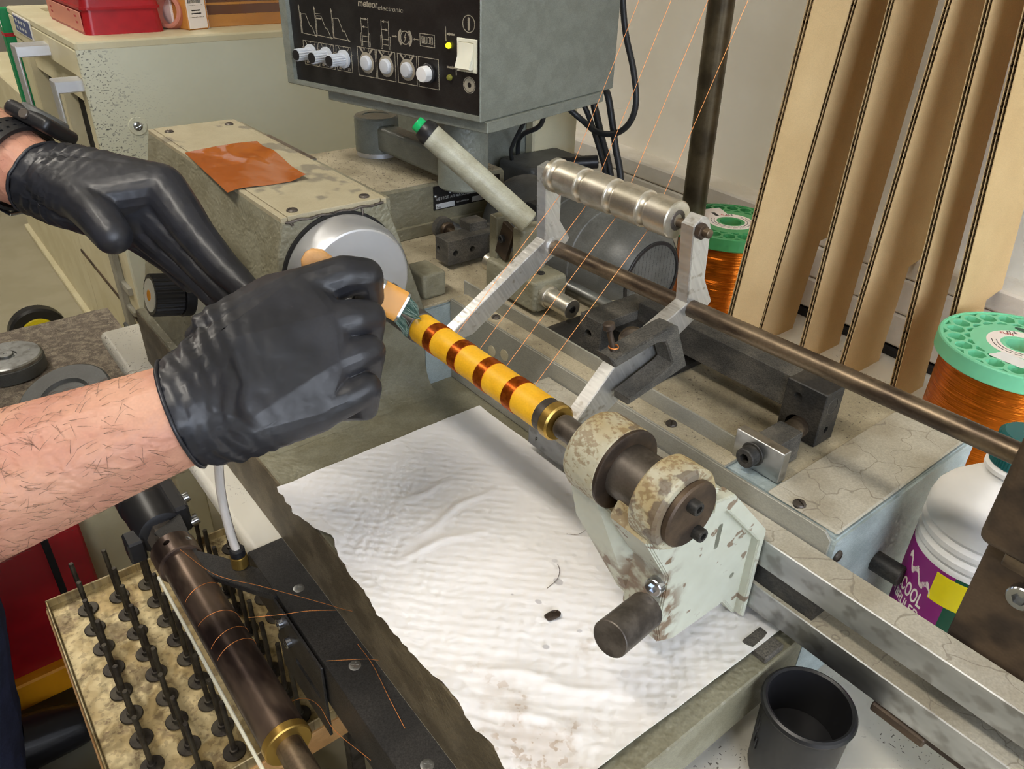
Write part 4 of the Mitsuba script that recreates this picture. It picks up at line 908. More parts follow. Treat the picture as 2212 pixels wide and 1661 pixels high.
put(cbn + '__door_frame', cat_([bx(-1.588, -1.500, -.001, .052, FLOOR_Z + .02, .0285, .003), bx(-1.005, CX - .010, -.001, .052, FLOOR_Z + .02, .0285, .003), bx(-1.50, -1.0, .012, .052, -.03, .0285, .003), bx(-1.50, -1.0, -.001, .052, FLOOR_Z + .02, -.300, .003), bx(-1.255, -1.225, .004, .052, -.30, -.03, .002)]), M_cabplain, 25)
put(cbn + '__window', bx(-1.225, -1.00, .030, .049, -.30, -.03, .002), M_void, False)
put(cbn + '__window', bx(-1.50, -1.255, .030, .049, -.30, -.03, .002), M_void, False)
put(cbn + '__plinth', bx(-1.588, CX, .010, 1.04, FLOOR_Z, FLOOR_Z + .021, .002), M_cabplain, False)
put(cbn + '__groove_moulding', bx(-1.50, -1.0, -.004, .0, -.47, -.462, .001), M_brownsteel, False)
put(cbn + '__latch', cat_([bx(-1.085, -1.045, -.014, -.001, -.50, -.30, .002), bx(-1.045, -.995, -.010, -.001, -.402, -.385, .001), bx(-1.045, -.995, -.010, -.001, -.450, -.440, .001)]), M_sheet, False)
put(cbn + '__rubber_pad', rbox(-1.085, -1.035, -.020, -.001, -.525, -.495, .004), M_darkgrey, 30)
put(cbn + '__rubber_pad', rbox(-.985, -.935, -.020, -.0025, -.545, -.515, .004), M_darkgrey, 30)
def handle(x, z0, z1, w=.030, d=.065):
    return cat_([bx(x, x + w, -.003 - d, -.003 - d + .006, z0, z1, .002), bx(x, x + .012, -.003 - d, .03, z1 - .022, z1, .002), bx(x, x + w, -.003 - d, .03, z1 - .022, z1 - .001, .002), bx(x, x + w, -.003 - d, .03, z0, z0 + .022, .002)])
put(cbn + '__handle', handle(-1.235, -.22, .060, .045, .060), M_alu_bright, 25)
put(cbn + '__handle', handle(-.835 - .10, -.18, .040, .034, .075), M_alu_bright, 25) if False else put(cbn + '__handle', handle(-1.005, -.17, .0290, .036, .045), M_alu_bright, 25)
sc_ = put(cbn + '__side_screw', screw((CX, .0690, -.0570), (1, 0, 0), .0090, .0050, 20, 'cross'), M_chrome, 35)
put(sc_ + '__cup_washer', ringm((CX - .0005, .0690, -.0570), (CX + .0025, .0690, -.0570), .0165, .0085), M_cab, 30)
# red tin
rt = thing('red_tin', 'red lidded metal tin standing on the cream cabinet', 'tin')
def tinbody(z0, z1, g0, g1):
    a = [(-1.318 - g0, .034 - g0), (-1.021 + g0, .034 - g0), (-1.021 + g0, .172 + g0), (-1.318 - g0, .172 + g0)]
    lo = Polygon([(-1.318, .034), (-1.021, .034), (-1.021, .172), (-1.318, .172)])
    r0 = lo.buffer(g0 - .014).buffer(.014, 8); r1 = lo.buffer(g1 - .014).buffer(.014, 8)
    A = np.array(r0.exterior.coords)[:-1]; B = np.array(r1.exterior.coords)[:-1]
    pts = np.vstack([np.column_stack([A, np.full(len(A), z0)]), np.column_stack([B, np.full(len(B), z1)])])
    return trimesh.convex.convex_hull(pts)
put(rt + '__box', tinbody(CT + .0015, CT + .0440, 0, -.003), M_red, 25)
ld = put(rt + '__lid', cat_([tinbody(CT + .0425, CT + .0470, .001, .001), tinbody(CT + .0465, CT + .0830, -.001, -.006), tinbody(CT + .0825, CT + .10, -.007, -.012)]), M_red, 25)
put(rt + '__faded_side', bx(-1.304, -1.036, .0318, .0345, CT + .006, CT + .039, .0006), M_pink, False)
put(rt + '__scuffs', cat_([bx(x, x + .016, .0314, .0320, CT + z, CT + z + .004, .0002) for x, z in ((-1.280, .026), (-1.276, .018), (-1.075, .028), (-1.072, .018), (-1.12, .034))]), M_red, False)
# magenta tape roll
put('tape_roll', moved(ringm((0, 0, -.012), (0, 0, .012), .030, .023, 48, .002), frame((-1.055, .196, CT + .0315), *basis((.62, -.75, .2)))), M_pink, 30, 'pinkish red ring roll leaning beside the red tin', 'tape roll')
ct = thing('carton', 'brown carton with a white barcode label beside the red tin', 'carton')
CR = rot((0, 0, 1), 14, (-1.03, .24, 0))
put(ct + '__box', moved(bx(-1.16, -1.022, .212, .258, CT + .0015, CT + .22, .002), CR), M_orangewall, False)
wl = put(ct + '__label', moved(bx(-1.0222, -1.0206, .2135, .2530, CT + .004, CT + .2, .0004), CR), M_card, False)
bars = []
y = .2175
while y < .2440:
    w = rng.choice([.0006, .0010, .0016]); bars.append(bx(-1.0208, -1.0203, y, y + w, CT + .0480, CT + .0570, .0001)); y += w + rng.choice([.0006, .0010])
LM = lambda y, z: frame((-1.0206, y, z), (0, 1, 0), (0, 0, 1), (1, 0, 0))
put(wl + '__print', moved(cat_(bars + [bx(-1.0208, -1.0203, .2165 + d, .2475 - d, CT + z, CT + z + h, .0001) for z, h, d in ((.0445, .0005, 0), (.0345, .0022, .006), (.0290, .0022, .005), (.0235, .0005, 0))]), CR), M_amberglow, False)
put('carton', moved(bx(-1.17, -1.06, .19, .225, CT + .0015, CT + .2, .002), rot((0, 0, 1), 14, (-1.1, .2, 0))), M_card, False, 'plain white carton partly hidden behind the red tin', 'carton')
gp = thing('glazed_panel', 'brown and tan striped panel behind a clear sheet on the cream cabinet', 'panel')
put(gp + '__backing', bx(-1.075, -1.045, .262, .72, CT + .0015, CT + .25, .001), M_orangewall, False)
for z, h, m in ((.024, .017, M_chocolate), (.0455, .04, M_chocolate)):
    put(gp + '__stripe', bx(-1.0452, -1.0440, .2630, .719, CT + z, CT + z + h, .0003), m, False)
scene['m_clear'] = {'type': 'thindielectric', 'int_ior': 1.49}
put(gp + '__clear_sheet', trimesh.Trimesh([[-1.028, .258, CT + .0015], [-1.028, .72, CT + .0015], [-1.028, .72, CT + .25], [-1.028, .258, CT + .25]], [[0, 1, 2], [0, 2, 3]], process=False), 'm_clear', False)
put(gp + '__sheet_edge', bx(-1.030, -1.0265, .2550, .2585, CT + .0015, CT + .25, .0005), M_knobgrey, False)
# further back on the left
lc = thing('lower_cabinet', 'cream lower cabinet left of the tall cabinet, near the far left wall', 'cabinet')
put(lc + '__body', bx(-2.75, -1.60, .02, .8, FLOOR_Z + .02, -.160, .004), M_cabplain, False)
put(lc + '__plinth', bx(-2.75, -1.60, .005, .8, FLOOR_Z, FLOOR_Z + .021, .003), M_cabplain, False)
put('green_box', bx(-1.640, -1.602, -.02, .10, -.16, .085, .002), M_vividgreen, False, 'green box with a red band left of the cream cabinet', 'box')
put('green_box__red_band', bx(-1.6405, -1.6015, -.0206, .09, .0260, .0340, .0003), M_red, False)
put('green_box__print', moved(cat_([text('SANS', .014, np.eye(4), .0004, True)]), frame((-1.6015, .005, .045), (0, 0.0, 1), (0, -1, 0), (1, 0, 0))) if False else bx(-1.614, -1.606, -.0208, -.0196, .045, .072, .0003), M_white, False)
put('grey_pot', lathe((-1.78, .10, -.1595), (0, 0, 1), [(0, .05), (.004, .06), (.05, .075), (.056, .075), (.056, .06)], 48), M_darkgrey, 30, 'dark grey shallow pot at the far left edge beyond the watch', 'pot')
put('soap_block', rbox(-1.76, -1.69, .06, .12, -.1035, -.06, .008), M_white, 30, 'white block resting on the dark grey pot at the far left', 'block')
pl_ = thing('pallet_truck_wheel', 'yellow wheel with a black tyre on the floor at the left edge', 'wheel')
put(pl_ + '__tyre', ringm((-1.660, -.14, FLOOR_Z + .072), (-1.620, -.14, FLOOR_Z + .072), .072, .045, 48, .006), M_black, 30)
put(pl_ + '__hub', cyl((-1.655, -.14, FLOOR_Z + .072), (-1.618, -.14, FLOOR_Z + .072), .0455, .004, 40), M_yel, 30)
# ------------------------------------------------------------------ amber film on the headstock lid
def film():
    n, m_ = 40, 24
    c = np.array([(-.2513, -.0530), (-.2595, .0328), (-.0900, .0141), (-.0980, -.0640)])
    S, U = np.meshgrid(np.linspace(0, 1, n), np.linspace(0, 1, m_), indexing='ij')
    P_ = (1 - S)[..., None] * ((1 - U)[..., None] * c[0] + U[..., None] * c[1]) + S[..., None] * ((1 - U)[..., None] * c[3] + U[..., None] * c[2])
    Z = .0660 + .0030 * np.sin(S * 3.1) * np.sin(U * 3.0) ** 2 + .0040 * np.clip(U - .8, 0, 1) * 5 * S + .0018 * np.sin(S * 9 + U * 4) * U + .0012 * meshkit.fbm(np.stack([S * 6, U * 6, S * 0], -1), 3)
    over = np.clip(-.0525 - P_[..., 1], 0, 1); Z = Z - over * .22
    v = np.concatenate([P_, Z[..., None]], -1).reshape(-1, 3)
    i, j = np.meshgrid(np.arange(n - 1), np.arange(m_ - 1), indexing='ij'); a = (i * m_ + j).ravel()
    return trimesh.Trimesh(v, np.vstack([np.stack([a, a + m_, a + m_ + 1], 1), np.stack([a, a + m_ + 1, a + 1], 1)]), process=False)
put('amber_film', film(), 'm_amber', True, 'glossy amber plastic film lying over the headstock lid', 'film')

# ------------------------------------------------------------------ wire spools
def spool(cx, cy, m, label, stickers):
    t = thing('wire_spool', label, 'wire spool', None)
    z0, H, R_ = TABLE_Z, .160, .080
    put(t + '__wire', lathe((cx, cy, z0 + .012), (0, 0, 1), [(0, .066), (.003, .0715), (.128, .0715), (.132, .066)], 96), M_spoolwire, 60)
    put(t + '__lower_flange', cyl((cx, cy, z0), (cx, cy, z0 + .0125), R_, .002, 72), m, 30)
    full = Point(0, 0).buffer(R_, 64); hole = Point(0, 0).buffer(.017, 32)
    cells = []
    N = 20
    pol = lambda r, q: (r * math.cos(q), r * math.sin(q))
    w = 2 * math.pi / N
    for k in range(N):
        q = k * w
        big = Polygon([pol(.0545, q - w * .10), pol(.0585, q - w * .44), pol(.0675, q - w * .44), pol(.0735, q - w * .13), pol(.0735, q + w * .13), pol(.0675, q + w * .44), pol(.0585, q + w * .44), pol(.0545, q + w * .10)])
        inn = Polygon([pol(.0490, q + w * .5 - w * .38), pol(.0525, q + w * .5 - w * .40), pol(.0565, q + w * .5), pol(.0525, q + w * .5 + w * .40), pol(.0490, q + w * .5 + w * .38)])
        out = Polygon([pol(.0765, q + w * .5 - w * .34), pol(.0705, q + w * .5), pol(.0765, q + w * .5 + w * .34)])
        cells += [big.buffer(-.0006), inn.buffer(-.0006), out.buffer(-.0004)]
    ribs = full.difference(unary_union(cells)).difference(hole)
    fl_ = cat_([moved(flat(ribs, .0130), frame((cx, cy, z0 + H - .0135), (1, 0, 0), (0, 1, 0), (0, 0, 1))), moved(flat(full.difference(hole).buffer(-.0004), .0030), frame((cx, cy, z0 + H - .0180), (1, 0, 0), (0, 1, 0), (0, 0, 1)))])
    f_ = put(t + '__upper_flange', fl_, m, 25)
    put(f_ + '__rim', ringm((cx, cy, z0 + H - .0185), (cx, cy, z0 + H + .0004), R_ + .0008, R_ - .0028, 96, .0012), m, 30)
    put(t + '__core', ringm((cx, cy, z0 + .012), (cx, cy, z0 + H - .001), .0180, .0155, 40), m, 30)
    for q in stickers: q(t, cx, cy, z0 + H - .0005)
    return t
def ring_sticker(t, cx, cy, z):
    s = put(t + '__paper_ring', moved(flat(Point(0, 0).buffer(.034, 48).difference(Point(0, 0).buffer(.0205, 32)), .0003), frame((cx, cy, z), (1, 0, 0), (0, 1, 0), (0, 0, 1))), M_card, False)
    st = [moved(text('0,1', .0050, np.eye(4), .0002, True, center=True), frame((cx + .0270 * math.cos(q), cy + .0270 * math.sin(q), z + .0003), (math.sin(q), -math.cos(q), 0), (math.cos(q), math.sin(q), 0), (0, 0, 1))) for q in (2.3,)]
    st += [moved(trimesh.creation.box((.007, .0008, .0002)), frame((cx + r * math.cos(q), cy + r * math.sin(q), z + .0004), (-math.sin(q), math.cos(q), 0), (-math.cos(q), -math.sin(q), 0), (0, 0, 1))) for q in np.linspace(-2.6, 1.6, 14) for r in (.024, .0285)]
    put(s + '__print', cat_(st), M_amberglow, False)
    put(s + '__red_print', moved(text('ELEK', .0042, np.eye(4), .0002, True, center=True), frame((cx - .021, cy + .0130, z + .0003), (.9, .42, 0), (-.42, .9, 0), (0, 0, 1))), M_red, False)
def slip_sticker(t, cx, cy, z):
    s = put(t + '__paper_slip', moved(flat(Polygon([(-.066, -.012), (-.034, -.022), (-.022, .022), (-.050, .036)]), .0003), frame((cx, cy, z), (1, 0, 0), (0, 1, 0), (0, 0, 1))), M_card, False)
    put(s + '__print', cat_([moved(flat(Polygon([(-.040, .012), (-.026, .006), (-.028, .001), (-.042, .007)]), .0003), frame((cx, cy, z + .0002), (1, 0, 0), (0, 1, 0), (0, 0, 1)))]), M_amberglow, False)
def white_tab(t, cx, cy, z):
    put(t + '__white_tab', moved(flat(Polygon([(-.010, -.050), (.020, -.052), (.020, -.036), (-.004, -.034)]).buffer(.002), .0004), frame((cx, cy, z), (1, 0, 0), (0, 1, 0), (0, 0, 1))), M_white, False)
    put(t + '__oval_window', moved(flat(Polygon([(-.0085 * math.cos(q) * 1.3, .0045 * math.sin(q)) for q in np.linspace(0, 2 * np.pi, 33)[:-1]]), .0003), frame((cx - .012, cy + .0385, z - .0001), (1, 0, 0), (0, 1, 0), (0, 0, 1))), M_dkgreen, False)
spool(-.015, .632, M_green, 'green plastic spool of orange copper wire behind the roller, farther from the camera', [ring_sticker, slip_sticker])
spool(.412, .577, M_mint, 'mint green spool of orange copper wire at the right edge behind the white bottle', [ring_sticker, white_tab])

# ------------------------------------------------------------------ cardboard boards standing at the wall
def board(x0, x1, yf, yb, ybt, label, zt=.62, notch=True, zb=TABLE_Z, yft=None):
    """double-wall corrugated sheet standing edge-on: three liners with two wavy layers between them"""
    t = thing('cardboard_sheet', label, 'cardboard sheet')
    yft = yf if yft is None else yft
    prof = [(yf, zb), (yb, zb), (yb, -.092), (ybt, -.088), (ybt + (yft - yf), zt), (yft, zt)] if notch else [(yf, zb), (yb, zb), (ybt + (yft - yf), zt), (yft, zt)]
    sh = lambda m: moved(m, np.array([[1, 0, (x1 - x0) / (zt - zb), -(x1 - x0) / (zt - zb) * zb], [0, 1, 0, 0], [0, 0, 1, 0], [0, 0, 0, 1.0]]))
    for i, o in enumerate((0, .0036, .0070)):
        put(t + '__liner', sh(prism(prof, 'x', x0 + o, x0 + o + (.0006 if i < 2 else .0008))), M_kraft, False)
    zz = np.linspace(zb, zt, int((zt - zb) / .0013))
    for o in (.0006, .0042):
        V, F = [], []
        for k, z in enumerate(zz):
            xx = x0 + o + .0014 + .0013 * math.sin(k * 1.25)
            s = (z - zb) / (zt - zb); yy0 = yf + (yft - yf) * s + .0010 + .0008 * math.sin(k * .23)
            V += [(xx, yy0, z), (xx, (yb if z < -.09 else ybt) - .003 + (yft - yf) * s, z)]
        V = np.array(V); n = len(zz); a = np.arange(n - 1) * 2
        F = np.vstack([np.stack([a, a + 1, a + 3], 1), np.stack([a, a + 3, a + 2], 1), np.stack([a, a + 3, a + 1], 1), np.stack([a, a + 2, a + 3], 1)])
        put(t + '__flutes', sh(trimesh.Trimesh(V, F, process=False)), M_kraftedge, False)
board(.1110, .1650, .4700, .5410, .5410, 'brown corrugated sheet nearest the aluminium roller, in front of the green spool', notch=False)
board(.0709, .1289, .6200, .7080, .7500, 'brown corrugated sheet second from the left, in deep shade')
board(.1430, .1485, .6200, .7200, .7230, 'brown corrugated sheet third from the left', notch=False)
board(.2057, .2103, .6200, .7230, .7500, 'brown corrugated sheet fourth from the left, in half shade')
board(.2802, .2228, .6200, .7050, .6930, 'light brown corrugated sheet fifth from the left', notch=False)
board(.3323, .2486, .6200, .6994, .7410, 'light brown corrugated sheet farthest right')

# ------------------------------------------------------------------ pole, cables
put('steel_pole', cyl((-.0570, .60, TABLE_Z), (-.0830, .60, .9), .0175, .001, 40), M_pole, 30, 'dark brass-toned steel pole standing in front of the back wall', 'pole')
cabs = (([(-.1560, .50, .245), (-.1387, .5, .1752), (-.1163, .5, .1271), (-.1053, .5, .0879), (-.1131, .5, .0593), (-.1373, .5, .0401), (-.1742, .5, .0346), (-.2066, .5, .0445), (-.2218, .48, .0646), (-.2180, .44, .1000), (-.2100, .42, .1120)], .0042, 'black cable hanging in a wide loop right of the control box'),
        ([(-.2220, .43, .1124), (-.2350, .50, .0900), (-.2225, .52, .0558), (-.1988, .52, .0238), (-.1803, .52, -.0061), (-.1706, .52, -.0279), (-.165, .53, -.12), (-.17, .54, -.234)], .0040, 'black cable behind the loop, leftmost of the straight ones'),
        ([(-.2050, .43, .1124), (-.2180, .52, .0800), (-.2132, .53, .0564), (-.1935, .53, .0168), (-.1698, .53, -.0292), (-.15, .535, -.12), (-.14, .54, -.234)], .0055, 'thicker grey-black cable in the middle below the control box'),
        ([(-.1350, .43, .1124), (-.1660, .50, .0950), (-.1566, .51, .0529), (-.1442, .51, .0167), (-.128, .51, -.026), (-.12, .515, -.12), (-.11, .52, -.234)], .0048, 'black cable right of the others, hanging straight through the loop'),
        ([(-.1900, .40, .0990), (-.2200, .40, .0500), (-.2450, .40, .0100), (-.262, .415, -.014)], .0030, 'thin grey cable slanting behind the green-button lever'),
        ([(-.1900, .415, .0990), (-.2050, .42, .0500), (-.2443, .42, .0272), (-.28, .44, .00), (-.30, .46, -.06)], .0034, 'short grey cable curving under the control box'))
for pts, r, lb in cabs:
    put('cable', tube(spline(pts, 10), r, 12), M_cable, True, lb, 'cable')
wb = thing('wall_cabinet', 'pale grey-green metal housing behind the swivel arm', 'housing')
put(wb + '__body', bx(-.48, -.300, .345, .560, TABLE_Z, .045, .004), M_greypaint, False)
put(wb + '__side_strip', bx(-.3005, -.280, .470, .560, TABLE_Z, .100, .003), M_cabplain, False)
put(wb + '__pink_cap', rbox(-.330, -.285, .435, .500, .045, .075, .008), M_terra, 30)

# ------------------------------------------------------------------ bottle
BC = np.array([.523, .240]); BR = .0430
bt = thing('alcohol_bottle', 'white plastic bottle with a teal cap and purple label behind the rails', 'bottle')
prof = [(0, .036), (.0015, .0405), (.006, BR), (.012, BR), (.016, BR - .0018), (.020, BR), (.024, BR), (.028, BR - .0018), (.032, BR), (.036, BR), (.040, BR - .0018), (.044, BR - .0006)]
prof += [(.142, BR - .0006), (.1455, BR - .0022), (.149, BR), (.153, BR), (.1565, BR - .0022), (.160, BR), (.164, BR), (.1675, BR - .0022), (.171, BR), (.178, BR - .0002), (.186, BR - .0020), (.193, BR - .0065), (.199, BR - .0125), (.205, BR - .0185), (.211, .0185), (.2135, .0172), (.2165, .0172), (.2175, .0192), (.2205, .0192), (.2215, .0168), (.230, .0165)]
put(bt + '__body', lathe((*BC, TABLE_Z), (0, 0, 1), prof, 96), M_white, 32)
cpb = [(0, .0176), (.0215, .0176), (.0240, .0160), (.0243, .0120)]
cps = Polygon([((.0176 + .0003 * math.cos(60 * q)) * math.cos(q), (.0176 + .0003 * math.cos(60 * q)) * math.sin(q)) for q in np.linspace(0, 2 * np.pi, 361)[:-1]])
put(bt + '__cap', cat_([moved(flat(cps, .0225, .0006), frame((*BC, TABLE_Z + .2225), (1, 0, 0), (0, 1, 0), (0, 0, 1))), lathe((*BC, TABLE_Z + .2225), (0, 0, 1), [(.020, .0172), (.0230, .0166), (.0245, .0150), (.0246, .010)], 48)]), M_teal, 30)
def wrap(mesh, r0):
    v = mesh.vertices; q = v[:, 0]; mesh = mesh.copy()
    mesh.vertices = np.column_stack([BC[0] + (r0 + v[:, 2]) * np.cos(q), BC[1] + (r0 + v[:, 2]) * np.sin(q), v[:, 1]]); return mesh
def patch(q0, q1, z0, z1, r0, h):
    n = max(2, int(abs(q1 - q0) / 3)); qs = np.radians(np.linspace(q0, q1, n + 1)); V = []
    for q in qs:
        for r in (r0, r0 + h):
            for z in (z0, z1): V.append((BC[0] + r * math.cos(q), BC[1] + r * math.sin(q), z))
    F = []
    for i in range(n):
        a = i * 4; b = a + 4
        F += [(a + 2, b + 2, b + 3), (a + 2, b + 3, a + 3), (a, a + 1, b + 1), (a, b + 1, b), (a + 1, a + 3, b + 3), (a + 1, b + 3, b + 1), (a, b, b + 2), (a, b + 2, a + 2)]
    F += [(0, 2, 3), (0, 3, 1), (4 * n, 4 * n + 1, 4 * n + 3), (4 * n, 4 * n + 3, 4 * n + 2)]
    return trimesh.Trimesh(V, F, process=False)
LR = BR - .0006
lb_ = put(bt + '__label', patch(-185, -84, TABLE_Z + .0450, TABLE_Z + .1415, LR, .0002), M_purple, 30)
put(bt + '__green_label', patch(-84, 20, TABLE_Z + .0450, TABLE_Z + .1415, LR, .0002), M_dkgreen, 30)
put(lb_ + '__yellow_square', patch(-101, -72, TABLE_Z + .1130, TABLE_Z + .1385, LR + .0002, .0002), M_yel, 30)
def wtext(s, h, q0, z, wdeg, bold=False, stretch=1.0):
    m_ = meshkit.text_mesh(s, h, .0002, bold); m_ = m_.subdivide_to_size(.003) if len(m_.faces) < 4000 else m_
    v = m_.vertices.copy(); ext = m_.extents[0]
    v[:, 0] = math.radians(q0) + v[:, 0] / ext * math.radians(wdeg); v[:, 1] = v[:, 1] * stretch + z
    m_.vertices = v; return wrap(m_, LR + .0002)
put(lb_ + '__lettering', cat_([wtext('ALCOOL', .0120, -151, TABLE_Z + .0985, 48, True), wtext('A BRULER', .0080, -151, TABLE_Z + .0870, 48, True)]), M_card, False)
sq = []
for k in range(34):
    s = k / 33; q = -140 + 40 * s; z = TABLE_Z + .1290 - .012 * s + .0035 * math.sin(s * 16); h = .0035 + .002 * math.sin(s * 23) ** 2
    m_ = trimesh.creation.box((math.radians(.8), h, .0002)).subdivide().copy(); v = m_.vertices.copy(); v[:, 0] += math.radians(q) - v[:, 1] * 5; v[:, 1] += z; m_.vertices = v
    sq.append(wrap(m_, LR + .0003))
put(lb_ + '__signature', cat_(sq), M_card, False)

# ------------------------------------------------------------------ cup
cu = thing('black_cup', 'black plastic cup with a rolled rim in front of the rails', 'cup')
CC = np.array([.5050, .0760])
put(cu + '__body', lathe((*CC, TABLE_Z), (0, 0, 1), [(0, .024), (.002, .027), (.006, .0285), (.066, .0300), (.072, .0296), (.0735, .0312), (.0760, .0322), (.0785, .0312), (.0795, .0295), (.0785, .0278), (.0740, .0272), (.012, .0255), (.0115, .001)], 80), M_black, 30)
put(cu + '__liquid', lathe((*CC, TABLE_Z + .0380), (0, 0, 1), [(-.002, .0255), (0, .0260), (.0001, .0005)], 56), M_blackox if False else M_black, 30)
th = np.linspace(-2.6, -.9, 30)
put(cu + '__wire_bit', tube(np.stack([CC[0] + .0235 * np.cos(th), CC[1] + .0235 * np.sin(th), TABLE_Z + .0420 + .004 * np.sin(th * 2)], 1), .0004, 6), M_chrome, True)
put(cu + '__moulded_mark', cat_([moved(bx(-.0006, .0006, -.006, .006, -.0004, .0008, .0003), frame((CC[0] + .0296 * math.cos(q), CC[1] + .0296 * math.sin(q), TABLE_Z + z), (-math.sin(q), math.cos(q), 0), (0, 0, 1), (math.cos(q), math.sin(q), 0))) for q, z in ((-2.35, .055), (-2.25, .052), (-2.30, .040), (-2.18, .036))]), M_black, 30)
cr = trimesh.creation.icosphere(1, .0022); cr.vertices += rng.uniform(-.0008, .0008, cr.vertices.shape); cr.apply_translation((.4905, -.004, TABLE_Z + .0016))
put('dirt_crumb', cr, M_blackox, 30, 'dark crumb on the white table left of the black cup', 'crumb')

# ------------------------------------------------------------------ brush
bu = thing('paint_brush', 'small paint brush with wooden handle held in the glove against the former', 'brush')
A0, A1, A2, A3 = np.array([.1052, -.0810, .0713]), np.array([.1305, -.0410, .0432]), np.array([.1450, -.0190, .0255]), np.array([.1492, -.0074, .0100])
dA = (A2 - A1) / np.linalg.norm(A2 - A1)
view = FWD; wv = np.cross(dA, view); wv /= np.linalg.norm(wv); nv = np.cross(wv, dA)
def section(c, w, h, n=20): return [tuple(c + wv * w * np.sign(math.cos(q)) * abs(math.cos(q)) ** .6 + nv * h * np.sign(math.sin(q)) * abs(math.sin(q)) ** .6) for q in np.linspace(0, 2 * np.pi, n + 1)[:-1]]
def loft(secs):
    n = len(secs[0]); V = [p for s in secs for p in s]; F = []
    for i in range(len(secs) - 1):
        for j in range(n):
            k = (j + 1) % n; F += [(i * n + j, i * n + k, (i + 1) * n + k), (i * n + j, (i + 1) * n + k, (i + 1) * n + j)]
    c0, c1 = len(V), len(V) + 1; V += [tuple(np.mean(secs[0], 0)), tuple(np.mean(secs[-1], 0))]
    for j in range(n):
        k = (j + 1) % n; F += [(c0, k, j), (c1, (len(secs) - 1) * n + j, (len(secs) - 1) * n + k)]
    m_ = trimesh.Trimesh(V, F, process=False)
    if m_.volume < 0: m_.invert()
    return m_
hs = [(A0, .0035, .0028), (A0 + (A1 - A0) * .05, .0080, .0045), (A0 + (A1 - A0) * .18, .0110, .0050), (A0 + (A1 - A0) * .45, .0085, .0045), (A0 + (A1 - A0) * .8, .0100, .0042), (A1 + dA * .003, .0120, .0042)]
put(bu + '__handle', loft([section(*s) for s in hs]), M_wood, 50)
put(bu + '__ferrule', loft([section(A1, .0125, .0048), section(A2, .0130, .0044)]), M_chrome, 30)
put(bu + '__ferrule_label', loft([section(A1 + dA * .010, .0128, .0052), section(A2 - dA * .002, .0133, .0048)]), M_label_o, 30)
for nm, mm, k0 in (('bristles', M_bristle, 0), ('dyed_bristles', M_bristle2, 1)):
    bl = []
    for k in range(260):
        u, v = rng.uniform(-1, 1), rng.uniform(-1, 1)
        p0 = A2 + wv * u * .0120 + nv * v * .0034
        if u > -.35:
            tgt = np.array([.1415 + .008 * rng.rand() , -.006 + .010 * (-u) * .5, .0135 + .0015 * rng.rand()]) + wv * u * .004
        else:
            tgt = np.array([.1360 + .007 * rng.rand(), -.0140 - .002 * rng.rand(), -.004 + .008 * (u + 1)])
        if k0 and rng.rand() < .3: tgt = p0 + (tgt - p0) * rng.uniform(.6, .95)
        mid = (p0 + tgt) / 2 + dA * .003 + rng.uniform(-.0012, .0012, 3)
        bl.append(tube(spline([p0 - dA * .004, mid, tgt], 4), [.00020] * 8 + [.00012], 3, caps=False))
    put(bu + '__' + nm, cat_(bl), mm, True, kind='stuff')

# ------------------------------------------------------------------ person
pe = thing('person', 'person in a navy shirt and black gloves reaching over the machine with a brush', 'person')
RE, RS = (.100, -.450, -.050, .047), (.010, -.560, .270, .058)
LE, LS = (-.380, -.330, .160, .050), (-.40, -.560, .300, .058)
RWp = (.1720, -.2023, .0108, .0340); LWp = (-.1704, -.2035, .0794, .0310)
RMID = tuple(np.array(RWp[:3]) * .45 + np.array(RE[:3]) * .55) + (.0480,); LMID = tuple(np.array(LWp[:3]) * .45 + np.array(LE[:3]) * .55) + (.0500,)
# glove hands
RB = [(0.1483, -0.1674, 0.0308, 0.0240), (0.1817, -0.1777, -0.0068, 0.0240)]
RM = [(0.1302, -0.0967, 0.0539, 0.0185), (0.1602, -0.0929, 0.0372, 0.0185), (0.1794, -0.1012, 0.0157, 0.0180), (0.1911, -0.1187, -0.0075, 0.0175)]
RI = [(0.1302, -0.0967, 0.0539, 0.0180), (0.1385, -0.0641, 0.0618, 0.0160), (0.1428, -0.0497, 0.0598, 0.0142), (0.1370, -0.0433, 0.0392, 0.0110), (0.1291, -0.0502, 0.0268, 0.0095)]
RMi = [(0.1602, -0.0929, 0.0372, 0.0180), (0.1665, -0.0734, 0.0398, 0.0155), (0.1676, -0.0621, 0.0385, 0.0134), (0.1554, -0.0577, 0.0126, 0.0110), (0.1380, -0.0695, 0.0033, 0.0098)]
RR = [(0.1794, -0.1012, 0.0157, 0.0175), (0.1836, -0.0832, 0.0194, 0.0150), (0.1848, -0.0731, 0.0206, 0.0130), (0.1739, -0.0694, -0.0038, 0.0108), (0.1541, -0.0794, -0.0120, 0.0095)]
RP = [(0.1911, -0.1187, -0.0075, 0.0165), (0.1978, -0.0977, -0.0020, 0.0140), (0.1993, -0.0855, 0.0010, 0.0124), (0.1913, -0.0832, -0.0210, 0.0100), (0.1701, -0.0954, -0.0297, 0.0090)]
RT = [(0.1325, -0.1604, 0.0371, 0.0230), (0.1159, -0.1128, 0.0497, 0.0170), (0.1062, -0.0708, 0.0460, 0.0135), (0.1102, -0.0449, 0.0409, 0.0115)]
LB = [(-0.1557, -0.1837, 0.0870, 0.0270), (-0.1406, -0.1951, 0.0695, 0.0260)]
LMc = [(-0.0847, -0.1250, 0.0826, 0.0210), (-0.0894, -0.1358, 0.0621, 0.0200), (-0.0984, -0.1464, 0.0472, 0.0190), (-0.1078, -0.1533, 0.0405, 0.0170)]
